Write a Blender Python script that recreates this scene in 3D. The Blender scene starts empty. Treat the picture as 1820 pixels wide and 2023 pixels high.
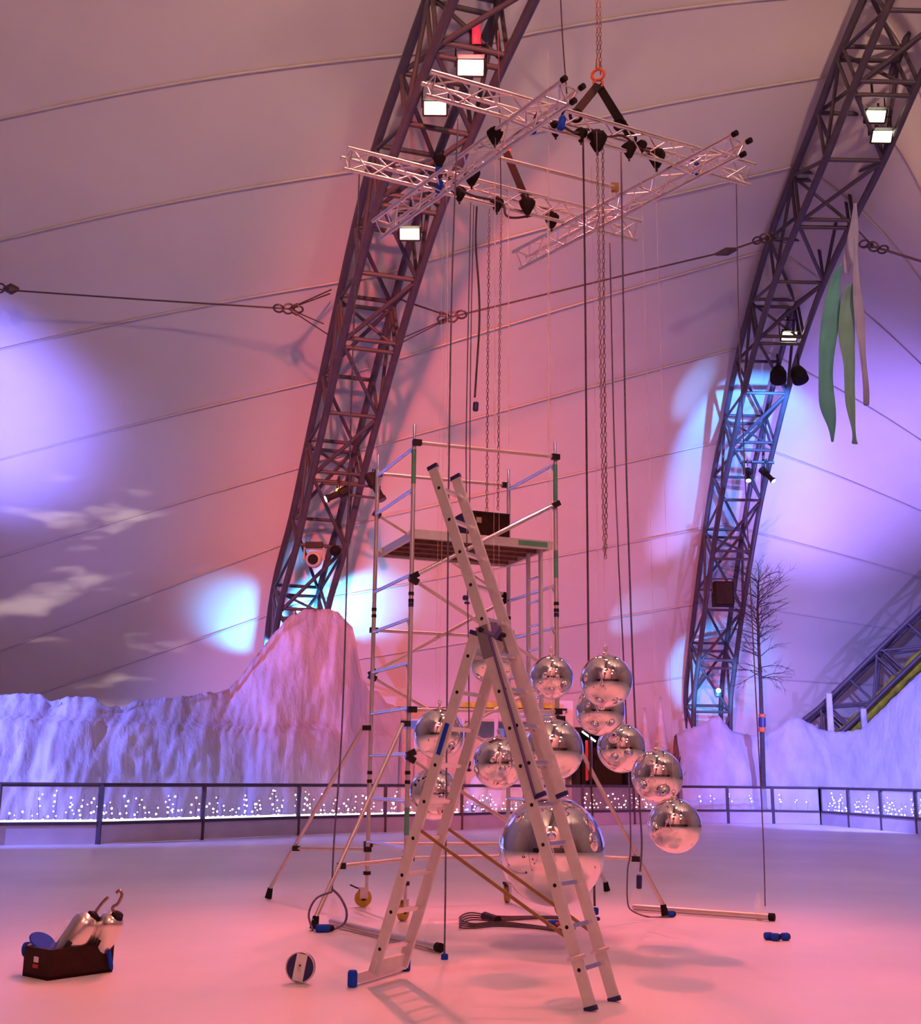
import bpy, math, random
from mathutils import Vector, Matrix, noise
random.seed(7)
S = bpy.context.scene
COL = S.collection
V = Vector

# ------------------------------------------------------------------ camera
FPX, CX, CY, EYE = 2300.0, 910.0, 1011.5, 1.5
PITCH = math.atan((1535 - CY) / FPX)
ROLL = math.radians(0.6)
FW = V((0, math.cos(PITCH), math.sin(PITCH)))
_r = V((1, 0, 0)); _u = _r.cross(FW)
RT = _r * math.cos(ROLL) + _u * math.sin(ROLL)
UP = _u * math.cos(ROLL) - _r * math.sin(ROLL)
EYEP = V((0, 0, EYE))
cam_d = bpy.data.cameras.new('camera'); cam = bpy.data.objects.new('camera', cam_d); COL.objects.link(cam)
cam_d.sensor_fit = 'HORIZONTAL'; cam_d.sensor_width = 36; cam_d.lens = 36 * FPX / 1820
cam_d.clip_end = 300
cam.matrix_world = Matrix(((RT.x, UP.x, -FW.x, 0), (RT.y, UP.y, -FW.y, 0), (RT.z, UP.z, -FW.z, EYE), (0, 0, 0, 1)))
S.camera = cam

# ------------------------------------------------------------------ surveying helpers (photo pixel + distance -> place in the tent)
def ray(x, y): return FW + RT * ((x - CX) / FPX) - UP * ((y - CY) / FPX)
def at(x, y, d): return EYEP + ray(x, y) * d
def on_z(x, y, z=0.0):
    r = ray(x, y); return EYEP + r * ((z - EYE) / r.z)
def at_y(x, y, Y):
    r = ray(x, y); return EYEP + r * (Y / r.y)
def proj(p):
    v = V(p) - EYEP; d = v.dot(FW)
    return CX + FPX * v.dot(RT) / d, CY - FPX * v.dot(UP) / d, d
def post_z(x, y, py):
    lo, hi = -1.0, 30.0
    for _ in range(50):
        m = (lo + hi) / 2
        if proj((x, y, m))[1] > py: lo = m
        else: hi = m
    return lo
def lerp_tab(tab, x):
    if x <= tab[0][0]: return tab[0][1]
    for (a, b), (c, d) in zip(tab, tab[1:]):
        if x <= c: return b + (d - b) * (x - a) / (c - a)
    return tab[-1][1]

# ------------------------------------------------------------------ world and light
W = bpy.data.worlds.new('world'); S.world = W; W.use_nodes = True
W.node_tree.nodes['Background'].inputs[0].default_value = (0.30, 0.24, 0.26, 1)
W.node_tree.nodes['Background'].inputs[1].default_value = 0.12
S.view_settings.view_transform = 'Standard'; S.view_settings.look = 'None'
S.view_settings.gamma = 1; S.view_settings.use_curve_mapping = False
S.view_settings.exposure = 0.0

def spot(name, p, t, power, color, ang, blend=0.4, r=0.15, fwd=0.0):
    l = bpy.data.lights.new(name, 'SPOT'); l.energy = power; l.color = color
    l.spot_size = math.radians(ang); l.spot_blend = blend; l.shadow_soft_size = r
    o = bpy.data.objects.new(name, l); COL.objects.link(o); o.location = V(p) + (V(t) - V(p)).normalized() * fwd
    o.rotation_euler = (V(t) - V(p)).to_track_quat('-Z', 'Y').to_euler()
    return o
WARM = (1.0, 0.53, 0.33); PINK = (1.0, 0.12, 0.115); ROSE = (1.0, 0.30, 0.33); BLUE = (0.20, 0.18, 1.0); CYAN = (0.06, 0.42, 1.0); VIOLET = (0.36, 0.24, 1.0)
# flood lamps on the rear halves of the arches (behind the photographer)
OVER = [(2.0, 13.5, 16.6), (3.6, 8.6, 16.8)]
REAR = [(-2.2, -3.5, 13.2), (-0.9, 0.6, 14.4), (8.6, -2.0, 15.0), (9.2, -9.5, 13.6)]
spot('rear_flood_wide', REAR[0], (-8, 26, 23), 14000, WARM, 84, 1, .45, 1.3)
spot('rear_flood_wide', REAR[2], (9, 28, 24), 12500, (1.0, .56, .42), 84, 1, .45, 1.3)
spot('rear_flood_pink', REAR[1], (0.6, 33, 8.8), 62000, PINK, 37, 1, .45, 1.3)
spot('added_roof_fill', (-1.2, 2.5, 13.2), (1, -12, 13), 24000, (1, .27, .24), 112, .8, .2)  # added pink fill lighting the rear membrane for the ball reflections, no fixture
spot('rear_flood_pink', REAR[3], (0.8, 12, 3), 2200, ROSE, 50, .9, .2, 1.0)
spot('overhead_flood', OVER[0], (.6, 10.5, 0), 2000, PINK, 52, .9, .2, 1.1)
spot('overhead_flood', OVER[1], (.9, 10.5, 0), 1600, PINK, 52, .9, .2, 1.1)
# flood lamps on the front halves of the arches, seen in the photograph
FLOODS = [(930, 132, 23.6, 'P'), (860, 212, 24.4, 'W'), (810, 460, 27.4, 'W'), (1727, 228, 27.4, 'W'), (1740, 268, 27.7, 'W'), (1558, 662, 36.4, 'W')]
AIMS = [(0.6, 9.5, 0), (-1.5, 13, 0), (1.5, 9, 0), (1.5, 10, 0), (2.5, 15, 0), (6, 22, 0)]
POW = [9000, 2600, 2200, 1200, 1200, 1000]
for (x, y, d, k), a, w in zip(FLOODS, AIMS, POW):
    p = at(x, y, d); t = V(a)
    spot('flood_beam', p + (t - p).normalized() * 0.35, t, w, PINK if k == 'P' else (1.0, .27, .35), 40, 1, .25)
# blue uplights at the feet of the arches and behind the snow scenery
spot('blue_wash', at(-420, 1120, 30), at(-60, 720, 37), 9000, BLUE, 76, .8)
spot('blue_wash', at(-200, 1330, 27), at(60, 900, 38), 1500, VIOLET, 70, 1)
spot('cyan_uplight', at(527, 1288, 38.3), at(490, 1190, 40.2), 950, CYAN, 95, .5, .06)
spot('cyan_uplight', at(600, 1235, 38.3), at(640, 1120, 39.6), 950, CYAN, 95, .5, .06)
spot('cyan_uplight', at(672, 1235, 38.4), at(712, 1170, 40.6), 950, CYAN, 95, .5, .06)
spot('cyan_beam', at(1338, 1400, 41.6), at(1369, 775, 39.6), 9000, (.12, .36, 1), 9, 1, .06)
spot('lilac_beam', at(1325, 1410, 42.0), at(1345, 980, 43.0), 2600, (.36, .30, 1), 26, 1, .1)
spot('cyan_beam', at(1225, 1345, 41.6), at(1240, 1270, 43.0), 250, CYAN, 40, .8, .05)
spot('violet_wash', at(1640, 1430, 40), at(1810, 850, 43), 8500, (.30, .19, 1), 92, .9)
spot('violet_wash', at(2050, 1380, 31), at(1760, 1180, 48), 3200, VIOLET, 100, 1)  # added violet fill evening out the lower right membrane, no fixture
spot('cyan_truss_light', at(1418, 1385, 41.4), at(1408, 1338, 45.3), 2000, (.05, .35, 1), 50, .6, .06)
spot('cyan_truss_light', at(1560, 790, 35.4), at(1510, 840, 38.8), 6000, (.06, .28, 1), 56, .6, .06)
spot('blue_scenery_light', (-15.5, 20.5, 5.5), (-10, 29, 1.6), 16000, (.20, .22, 1), 62, .7)
spot('blue_scenery_light', (11.5, 33, 6.0), (15.5, 42, 1.6), 11000, (.22, .22, 1), 85, .7)
g = spot('cloud_projector', (-4.0, 9.0, 6.0), at(140, 1190, 38.5), 24000, (1, .78, .66), 18, .6, .02)
g.data.use_nodes = True
nt = g.data.node_tree; em = nt.nodes['Emission']
tc = nt.nodes.new('ShaderNodeTexCoord'); mp = nt.nodes.new('ShaderNodeMapping'); nz = nt.nodes.new('ShaderNodeTexNoise'); cr = nt.nodes.new('ShaderNodeValToRGB')
mp.inputs['Rotation'].default_value = (0, 0, math.radians(-32)); mp.inputs['Scale'].default_value = (9, 34, 1)
nz.inputs['Scale'].default_value = 1.0; nz.inputs['Detail'].default_value = 3
cr.color_ramp.elements[0].position = .56; cr.color_ramp.elements[1].position = .70
nt.links.new(tc.outputs['Normal'], mp.inputs['Vector']); nt.links.new(mp.outputs[0], nz.inputs['Vector'])
nt.links.new(nz.outputs[0], cr.inputs[0]); nt.links.new(cr.outputs[0], em.inputs['Strength'])

# ------------------------------------------------------------------ materials
def mat(name, c, rough=.6, metal=0.0, bump=0.0, bscale=20.0, var=0.0, vscale=6.0, emit=None, estr=0.0, trans=0.0, spec=.5, alpha=1.0, stretch=None):
    m = bpy.data.materials.new(name); m.use_nodes = True
    nt = m.node_tree; b = nt.nodes['Principled BSDF']
    b.inputs['Base Color'].default_value = (*c, 1); b.inputs['Roughness'].default_value = rough
    b.inputs['Metallic'].default_value = metal; b.inputs['Specular IOR Level'].default_value = spec
    if trans: b.inputs['Transmission Weight'].default_value = trans
    if alpha < 1: b.inputs['Alpha'].default_value = alpha
    if emit:
        b.inputs['Emission Color'].default_value = (*emit, 1); b.inputs['Emission Strength'].default_value = estr
        m.cycles.emission_sampling = 'NONE'
    if var or bump:
        tc = nt.nodes.new('ShaderNodeTexCoord'); vec = tc.outputs['Object']
        if stretch:
            mp = nt.nodes.new('ShaderNodeMapping'); mp.inputs['Scale'].default_value = stretch
            nt.links.new(vec, mp.inputs[0]); vec = mp.outputs[0]
    if var:
        n = nt.nodes.new('ShaderNodeTexNoise'); n.inputs['Scale'].default_value = vscale; n.inputs['Detail'].default_value = 5
        r = nt.nodes.new('ShaderNodeValToRGB'); nt.links.new(vec, n.inputs['Vector']); nt.links.new(n.outputs[0], r.inputs[0])
        r.color_ramp.elements[0].position = .3; r.color_ramp.elements[1].position = .7
        r.color_ramp.elements[0].color = (*[max(0, x * (1 - var)) for x in c], 1); r.color_ramp.elements[1].color = (*[min(1, x * (1 + var)) for x in c], 1)
        nt.links.new(r.outputs[0], b.inputs['Base Color'])
    if bump:
        n = nt.nodes.new('ShaderNodeTexNoise'); n.inputs['Scale'].default_value = bscale; n.inputs['Detail'].default_value = 6
        bp = nt.nodes.new('ShaderNodeBump'); bp.inputs['Strength'].default_value = bump; bp.inputs['Distance'].default_value = .05
        nt.links.new(vec, n.inputs['Vector']); nt.links.new(n.outputs[0], bp.inputs['Height']); nt.links.new(bp.outputs[0], b.inputs['Normal'])
    return m
M = dict(
    membrane=mat('membrane', (.66, .63, .60), .8, var=.03, vscale=.5),
    seam=mat('seam', (.54, .50, .50), .8, var=.05, vscale=2),
    ice=mat('ice', (.66, .63, .66), .38, var=.10, vscale=.35, bump=.12, bscale=3.0, spec=.35),
    steel=mat('arch_steel', (.075, .058, .074), .5, .1, var=.15, vscale=3),
    alu=mat('aluminium', (.82, .80, .80), .22, .9, var=.05, vscale=8),
    aluside=mat('ladder_aluminium', (.74, .72, .72), .42, .35, var=.06, vscale=10),
    galv=mat('galvanised_tube', (.66, .62, .60), .4, .6, var=.12, vscale=9),
    gold=mat('brass_strap', (.35, .22, .08), .5, .4, var=.15, vscale=12),
    black=mat('black_rubber', (.012, .009, .010), .7, spec=.15, var=.2, vscale=8),
    dark=mat('black_paint', (.018, .014, .016), .55, spec=.25, var=.2, vscale=8),
    brownbox=mat('dark_brown_case', (.030, .007, .006), .6, spec=.2, var=.3, vscale=10),
    blue=mat('blue_plastic', (.015, .065, .50), .6, spec=.05, var=.1, vscale=12),
    navy=mat('navy_plastic', (.018, .02, .12), .4, var=.1, vscale=12),
    violet=mat('violet_strap', (.10, .06, .24), .6, var=.1, vscale=12),
    green=mat('green_tape', (.10, .36, .22), .5, var=.1, vscale=14),
    red=mat('red_plastic', (.45, .02, .03), .5, var=.1, vscale=12),
    orange=mat('orange_strap', (.65, .12, .03), .6, var=.1, vscale=12),
    yellow=mat('yellow_wheel', (.45, .30, .02), .5, var=.15, vscale=12),
    yellowpad=mat('yellow_padding', (.42, .40, .02), .6, bump=.3, bscale=6, var=.35, vscale=4),
    white=mat('white_label', (.78, .76, .78), .5, var=.04, vscale=12),
    mirror=mat('mirror_ball', (.90, .86, .87), .03, 1.0, bump=.02, bscale=3),
    silver=mat('silver_body', (.80, .76, .70), .25, .9, bump=.05, bscale=10),
    deck=mat('deck_wood', (.20, .10, .08), .7, var=.25, vscale=5, stretch=(1, 8, 1)),
    rope=mat('dark_rope', (.07, .045, .06), .7, var=.3, vscale=30),
    ropeb=mat('blue_grey_rope', (.12, .11, .19), .7, var=.3, vscale=30),
    chain=mat('chain_steel', (.30, .22, .18), .4, .8, var=.2, vscale=30),
    wire=mat('steel_wire', (.09, .06, .07), .5, .5, var=.2, vscale=20),
    nylon=mat('clear_nylon', (.95, .80, .80), .2, alpha=.35),
    clear=mat('clear_cup', (.95, .92, .95), .08, alpha=.16),
    acrylic=mat('acrylic_pane', (.86, .88, .95), .08, alpha=.16),
    rail=mat('barrier_rail', (.05, .035, .05), .5, var=.2, vscale=4),
    kick=mat('kickboard', (.46, .42, .50), .5, var=.1, vscale=2),
    snow=mat('snow_fabric', (.42, .42, .57), .85, bump=1.0, bscale=5.0, var=.16, vscale=1.6, stretch=(1, 1, .45)),
    cream=mat('stall_cream', (.50, .42, .38), .8, var=.12, vscale=2),
    stallwhite=mat('stall_white', (.66, .70, .76), .7, var=.12, vscale=2),
    stallblack=mat('stall_interior', (.012, .008, .010), .8, var=.3, vscale=2),
    cone=mat('frosted_cone', (.62, .62, .72), .6, bump=.4, bscale=5, var=.1, vscale=3),
    bark=mat('dark_bark', (.05, .035, .045), .8, bump=.3, bscale=20, var=.3, vscale=10),
    teal=mat('teal_fabric', (.12, .40, .38), .8, var=.14, vscale=1.5),
    greenfab=mat('pale_green_fabric', (.20, .42, .34), .8, var=.14, vscale=1.5),
    lilac=mat('lilac_fabric', (.36, .36, .56), .8, var=.1, vscale=1.5),
    lens=mat('lamp_glass', (1, .9, .75), .3, emit=(1, .86, .58), estr=14),
    lensr=mat('pink_lamp_glass', (1, .7, .7), .3, emit=(1, .72, .55), estr=14),
    gel=mat('red_gel', (.6, .03, .06), .5, emit=(1, .05, .12), estr=.5),  # red glow is put into the material's own emission
    bulb=mat('fairy_bulb', (1, 1, .95), .4, emit=(1, .97, .92), estr=9),
    strip=mat('light_strip', (1, 1, .95), .4, emit=(.95, .95, 1), estr=3),
    tiny=mat('tiny_lamp', (.7, .95, 1), .4, emit=(.55, .9, 1), estr=12),
    amber=mat('amber_glow', (1, .7, .2), .4, emit=(1, .62, .12), estr=3),
    drape=mat('dark_drape', (.05, .055, .06), .85, var=.2, vscale=1),
)

# ------------------------------------------------------------------ mesh helpers
WL = {}
class MB:
    def __init__(s): s.v = []; s.f = []
    def add(s, vs, fs):
        n = len(s.v); s.v += [V(x) for x in vs]; s.f += [tuple(i + n for i in f) for f in fs]; return s
    def box(s, c, ax, ay, az):
        c = V(c); ax, ay, az = V(ax), V(ay), V(az)
        vs = [c + ax * i + ay * j + az * k for i in (-1, 1) for j in (-1, 1) for k in (-1, 1)]
        return s.add(vs, [(0, 1, 3, 2), (4, 6, 7, 5), (0, 4, 5, 1), (2, 3, 7, 6), (0, 2, 6, 4), (1, 5, 7, 3)])
    def bar(s, p, q, wdir, w, h):            # rectangular bar p->q, half sizes
        p, q = V(p), V(q); a = (q - p); L = a.length; a.normalize()
        x = (V(wdir) - a * V(wdir).dot(a)).normalized(); y = a.cross(x)
        return s.box((p + q) / 2, x * w, y * h, a * (L / 2))
    def tube(s, pts, r, n=6, cap=True):
        pts = [V(p) for p in pts]; N = len(pts); base = len(s.v); rr = r if isinstance(r, (list, tuple)) else [r] * N
        t0 = (pts[1] - pts[0]).normalized(); ref = V((0, 0, 1)) if abs(t0.z) < .9 else V((1, 0, 0))
        x = (ref - t0 * ref.dot(t0)).normalized()
        for i, p in enumerate(pts):
            t = (pts[min(i + 1, N - 1)] - pts[max(i - 1, 0)])
            t = t.normalized() if t.length > 1e-9 else t0
            x = (x - t * x.dot(t)); x = x.normalized() if x.length > 1e-6 else V((1, 0, 0)); y = t.cross(x)
            for k in range(n):
                a = 2 * math.pi * k / n; s.v.append(p + x * (math.cos(a) * rr[i]) + y * (math.sin(a) * rr[i]))
        for i in range(N - 1):
            for k in range(n):
                k2 = (k + 1) % n
                s.f.append((base + i * n + k, base + i * n + k2, base + (i + 1) * n + k2, base + (i + 1) * n + k))
        if cap:
            s.f.append(tuple(base + k for k in reversed(range(n)))); s.f.append(tuple(base + (N - 1) * n + k for k in range(n)))
        return s
    def lathe(s, c, axis, prof, n=20):       # prof: (radius, height along axis)
        c = V(c); a = V(axis).normalized(); ref = V((0, 0, 1)) if abs(a.z) < .9 else V((1, 0, 0))
        x = (ref - a * ref.dot(a)).normalized(); y = a.cross(x); base = len(s.v)
        for r, h in prof:
            for k in range(n):
                t = 2 * math.pi * k / n; s.v.append(c + a * h + x * (r * math.cos(t)) + y * (r * math.sin(t)))
        for i in range(len(prof) - 1):
            for k in range(n):
                k2 = (k + 1) % n; s.f.append((base + i * n + k, base + i * n + k2, base + (i + 1) * n + k2, base + (i + 1) * n + k))
        s.f.append(tuple(base + k for k in reversed(range(n)))); s.f.append(tuple(base + (len(prof) - 1) * n + k for k in range(n)))
        return s
    def sphere(s, c, r, n=8, m=6):
        return s.lathe(c, (0, 0, 1), [(max(1e-4, r * math.sin(math.pi * i / m)), -r * math.cos(math.pi * i / m)) for i in range(m + 1)], n)
    def ring(s, c, axis, R, r, n=16, k=6):
        c = V(c); a = V(axis).normalized(); ref = V((0, 0, 1)) if abs(a.z) < .9 else V((1, 0, 0))
        x = (ref - a * ref.dot(a)).normalized(); y = a.cross(x)
        pts = [c + x * (R * math.cos(2 * math.pi * i / n)) + y * (R * math.sin(2 * math.pi * i / n)) for i in range(n + 1)]
        return s.tube(pts, r, k, False)
    def build(s, name, m, parent=None, smooth=False, at0=None):
        c = V(at0) if at0 is not None else sum(s.v, V()) / max(1, len(s.v))
        me = bpy.data.meshes.new(name); me.from_pydata([tuple(v - c) for v in s.v], [], s.f); me.update()
        me.materials.append(m if not isinstance(m, str) else M[m])
        if smooth: me.polygons.foreach_set('use_smooth', [True] * len(me.polygons))
        o = bpy.data.objects.new(name, me); COL.objects.link(o); put(o, c, parent); return o
def put(o, world, parent=None):
    world = V(world); WL[o.name] = world
    if parent: o.parent = parent; o.location = world - WL[parent.name]
    else: o.location = world
_bars = {}
def bar(name, p, q, r, m, parent=None, n=8):   # round bar sharing one mesh per material
    p, q = V(p), V(q); key = (m, n)
    if key not in _bars:
        b = MB().tube([(0, 0, -.5), (0, 0, .5)], 1.0, n); me = bpy.data.meshes.new('round_bar'); me.from_pydata([tuple(v) for v in b.v], [], b.f); me.materials.append(M[m])
        me.polygons.foreach_set('use_smooth', [len(f.vertices) == 4 for f in me.polygons]); _bars[key] = me
    o = bpy.data.objects.new(name, _bars[key]); COL.objects.link(o)
    put(o, (p + q) / 2, parent); o.rotation_euler = (q - p).to_track_quat('Z', 'Y').to_euler(); o.scale = (r, r, (q - p).length)
    return o
def tag(o, label, cat, group=None, kind=None):
    o['label'] = label; o['category'] = cat
    if group: o['group'] = group
    if kind: o['kind'] = kind
    return o
def thing(name, label, cat, loc, group=None):
    o = bpy.data.objects.new(name, None); COL.objects.link(o); o.empty_display_size = .1
    put(o, loc); return tag(o, label, cat, group)
def catmull(P, n):
    out = []; N = len(P)
    for i in range(N - 1):
        p0 = P[max(i - 1, 0)]; p1 = P[i]; p2 = P[i + 1]; p3 = P[min(i + 2, N - 1)]
        for k in range(n):
            t = k / n
            out.append(.5 * ((2 * p1) + (p2 - p0) * t + (2 * p0 - 5 * p1 + 4 * p2 - p3) * t * t + (3 * p1 - p0 - 3 * p2 + p3) * t ** 3))
    out.append(P[-1].copy()); return out

# ------------------------------------------------------------------ setting: ice floor and tent membrane
fl = MB(); NX = 30
fl.add([(x, y, 0) for x in (-45, 45) for y in (-32, 62)], [(0, 2, 3, 1)])
o = fl.build('floor', 'ice'); o['kind'] = 'structure'

ZA1 = [(-250, 21.4), (-110, 22.2), (30, 23.6), (150, 24.9), (300, 26.6), (544, 29.8), (700, 32.3), (912, 35.0), (1107, 36.8), (1300, 38.0), (1500, 38.6)]
ZA2 = [(-250, 24.6), (-100, 25.3), (100, 26.6), (300, 29.0), (480, 33.0), (660, 37.0), (860, 40.4), (1100, 43.3), (1300, 45.2), (1500, 46.0)]
LEV = [  # y at x=0; crossing of middle arch; crossing of right arch; y at x=1820   (one row per welded seam)
    (235, (895, 98), (1690, -15), 190), (475, (810, 322), (1640, 150), 375), (690, (742, 545), (1585, 325), 555),
    (908, (692, 738), (1530, 490), 720), (1100, (655, 905), (1485, 680), 870), (1285, (625, 1050), (1455, 865), 1010),
    (1395, (600, 1190), (1432, 1035), 1140), (1490, (580, 1320), (1415, 1185), 1250), (1560, (566, 1430), (1402, 1330), 1355)]
rows = []
for y0, (x3, y3), (x6, y6), y7 in LEV:
    z3 = lerp_tab(ZA1, y3) + 1.7; z6 = lerp_tab(ZA2, y6) + 1.7
    c0 = at(-520, y0 + (y0 - y3) * .75, z3 * 1.13); c1 = at(0, y0, z3 * 1.08); c3 = at(x3, y3, z3); c6 = at(x6, y6, z6)
    back = lerp_tab([(500, .6), (1000, 4.5), (1400, 6)], y7); c7 = at(1820, y7, z6 + back); c8 = at(2250, y7 + (y7 - y6) * .8, z6 + back + .5)
    rows.append([c0, c1, c3, c6, c7, c8])
for r in rows:
    for p in r: p.z = max(p.z, 0.25)
YM = 12.0
top = []
for j in range(6):
    p0, p1 = rows[0][j], rows[1][j]; t = (p0 - p1).normalized(); L = (p0.y - YM)
    ctl = p0 + t * (L * .45 / max(.3, -t.y)); ctl.z = p0.z + min(ctl.z - p0.z, 3.0)
    ap = V((ctl.x + (ctl.x - p0.x) * .3, YM, ctl.z + .2))
    top.append([p0 * (1 - s) ** 2 + ctl * 2 * s * (1 - s) + ap * s * s for s in (.3, .65, 1.0)])
rows = [[top[j][k] for j in range(6)] for k in (2, 1, 0)] + rows
rows.append([V((p.x, p.y + .25, 0)) for p in rows[-1]])
full = []
for r in rows:
    a, b = r[0], r[-1]
    full.append([V((a.x - 9, a.y * .9 + 1, 0)), V((a.x - 5.5, a.y * .97, a.z * .62))] + r + [V((b.x + 5.5, b.y * .97, b.z * .62)), V((b.x + 9, b.y * .9 + 1, 0))])
NC = len(full[0]); SUB = 5
cols = [catmull([full[k][j] for k in range(len(full))], SUB) for j in range(NC)]
ceiling = bpy.data.objects.new('ceiling', None); COL.objects.link(ceiling); put(ceiling, (0, YM, 0)); ceiling['kind'] = 'structure'
def mir(p): return V((p.x, 2 * YM - p.y, p.z))
def span(j, i, s):                       # point on span j..j+1 at fine row i, fraction s (slight inward sag between arches)
    a, b = cols[j][i], cols[j + 1][i]; p = a.lerp(b, s)
    if 2 <= j <= 6: p.y -= math.sin(math.pi * s) * .5; p.z -= math.sin(math.pi * s) * .12
    return p
for j in range(NC - 1):
    n = 12 if 2 <= j <= 6 else 2
    for k in range(len(full) - 1):
        for side in (0, 1):
            mb = MB(); vs = []
            for i in range(k * SUB, (k + 1) * SUB + 1):
                for q in range(n + 1):
                    p = span(j, i, q / n); vs.append(mir(p) if side else p)
            mb.add(vs, [(i * (n + 1) + q, i * (n + 1) + q + 1, (i + 1) * (n + 1) + q + 1, (i + 1) * (n + 1) + q) for i in range(SUB) for q in range(n)])
            mb.build('membrane_panel', 'membrane', ceiling, True)
    if 2 <= j <= 6:
        for k in range(2, len(full) - 1):
            mb = MB(); pts = [span(j, k * SUB, q / 16) for q in range(17)]; dn = [span(j, k * SUB + 1, q / 16) for q in range(17)]
            off = [V((0, -.05, -.03))] * 17
            vs = []
            for p, d in zip(pts, dn):
                t = (d - p).normalized() * .038; n_ = V((0, -.035, -.035)); vs += [p - t + n_ * .6, p + n_ * 1.3, p + t + n_ * .6]
            mb.add(vs, [(3 * q + a, 3 * q + a + 1, 3 * q + a + 4, 3 * q + a + 3) for q in range(16) for a in (0, 1)])
            mb.build('seam', 'seam', ceiling, True)

# rear of the tent: dark drape behind the photographer
mb = MB(); n = 60
for q in range(n + 1):
    x = -22 + 48 * q / n; y = -12 + .12 * math.sin(q * 1.7)
    mb.v += [V((x, y, 0)), V((x, y, 4.2))]
mb.f = [(2 * q, 2 * q + 2, 2 * q + 3, 2 * q + 1) for q in range(n)]
o = mb.build('wall_back', 'drape', None, True); o['kind'] = 'structure'

# ------------------------------------------------------------------ arch trusses (box section, four chords)
def arch(label, nodes, Wd, Dp, ztab, chord_r, brace_r, extend=True):
    """nodes: list of (px, py, joint) along the centre line from the foot upwards."""
    ctr = [at(x, y, lerp_tab(ztab, y)) for x, y, _ in nodes]; joint = [n_[2] for n_ in nodes]
    foot = V((ctr[0].x - (ctr[1].x - ctr[0].x) * .3, ctr[0].y + .5, 0.0)); ctr = [foot] + ctr; joint = [0] + joint
    nvis = len(ctr)
    if extend:
        p0 = ctr[-1]; t = (ctr[-1] - ctr[-2]).normalized(); k = 1
        ctl = p0 + t * ((p0.y - YM) * .45 / max(.3, -t.y)); ap = V((ctl.x + (ctl.x - p0.x) * .4, YM, ctl.z + .1))
        nn = max(3, int((p0.y - YM) / 2.2))
        half = [p0 * (1 - s) ** 2 + ctl * 2 * s * (1 - s) + ap * s * s for s in [(i + 1) / nn for i in range(nn)]]
        ctr += half; joint += [i % 2 for i in range(len(half))]
        back = [mir(p) for p in reversed(ctr[:-1])]
        for i, p in enumerate(back): p.x = ap.x + (ap.x - ctr[-1 - 1 - i].x if False else ctr[len(ctr) - 2 - i].x - ap.x)
        joint += list(reversed(joint[:-1])); ctr += back
    N = len(ctr)
    pl = (ctr[min(nvis - 1, N - 1)] - ctr[0]); pl.z = 0; pl.normalize(); side = V((pl.y, -pl.x, 0))   # horizontal, across the arch
    if side.x < 0: side = -side
    tang = [(ctr[min(i + 1, N - 1)] - ctr[max(i - 1, 0)]).normalized() for i in range(N)]
    inn = [side.cross(t).normalized() for t in tang]
    for i in range(N):
        if inn[i].z > 0.05 or (abs(inn[i].z) <= .05 and inn[i].y > 0 and ctr[i].y > YM): inn[i] = -inn[i]
    def corner(i, s, d): return ctr[i] + side * (s * Wd / 2) + inn[i] * (d * Dp / 2)
    root = thing('arch_truss', label, 'truss', (ctr[0].x, ctr[0].y, 0))
    fine = 4
    for s in (-1, 1):
        for d in (-1, 1):
            P = catmull([corner(i, s, d) for i in range(N)], fine)
            MB().tube(P, chord_r, 8).build('chord', 'steel', root, True)
    stuff = MB(); tog = 0
    def brace(p, q, r, vis):
        if vis: bar('brace', p, q, r, 'steel', root, 6)
        else: stuff.tube([p, q], r, 5)
    for i in range(1, N):
        vis = i < nvis; jt = joint[i]
        offs = (-.17, .17) if jt else (0,)
        for o_ in offs:
            dv = tang[i] * o_
            for d in (1, -1): brace(corner(i, -1, d) + dv, corner(i, 1, d) + dv, brace_r, vis)
            for s in (-1, 1): brace(corner(i, s, -1) + dv, corner(i, s, 1) + dv, brace_r * .9, vis)
        if jt: brace(corner(i, -1, -1), corner(i, 1, 1), brace_r * .8, vis)
        a = i - 1; tog ^= 1; e = 1 if tog else -1
        brace(corner(a, -e, 1), corner(i, e, 1), brace_r, vis); brace(corner(a, e, -1), corner(i, -e, -1), brace_r, vis)
        for s in (-1, 1): brace(corner(a, s, -e), corner(i, s, e), brace_r * .9, vis)
    if stuff.v:
        o = stuff.build('rear_bracing', 'steel', root); o['kind'] = 'stuff'
    return root, ctr, corner, side, inn
A1N = [(575, 1330, 0), (592, 1190, 1), (629, 1052, 0), (661, 912, 1), (692, 782, 0), (727, 640, 1), (763, 500, 0), (806, 355, 1), (862, 205, 0), (922, 55, 1), (992, -110, 0)]
arch1 = arch('dark steel arch truss rising behind the scaffold from the snow peak', A1N, 1.5, 1.6, ZA1, .105, .060)
A2N = [(1398, 1400, 0), (1408, 1295, 1), (1422, 1185, 0), (1438, 1075, 1), (1456, 965, 0), (1480, 855, 1), (1505, 745, 0), (1535, 635, 1), (1574, 515, 0), (1624, 395, 1), (1680, 270, 0), (1733, 140, 1), (1795, 0, 0), (1858, -140, 1)]
arch2 = arch('steel arch truss on the right with cyan light on its foot', A2N, 1.42, 1.5, ZA2, .097, .054)
Z3 = [(700, 44.5), (1200, 45.5), (1450, 46.5)]
A3N = [(1600, 1470, 0), (1650, 1420, 1), (1705, 1366, 0), (1760, 1312, 1), (1818, 1256, 0), (1880, 1196, 1), (1950, 1130, 0), (2030, 1060, 1)]
arch3 = arch('slanting dark truss at right edge with yellow padding beneath', A3N, 1.5, 1.25, Z3, .10, .055, False)
pd = MB(); P = catmull([at(x, y, lerp_tab(Z3, y) - .3) for x, y in ((1650, 1462), (1700, 1424), (1750, 1372), (1800, 1322), (1860, 1262), (1940, 1190))], 4)
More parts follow.
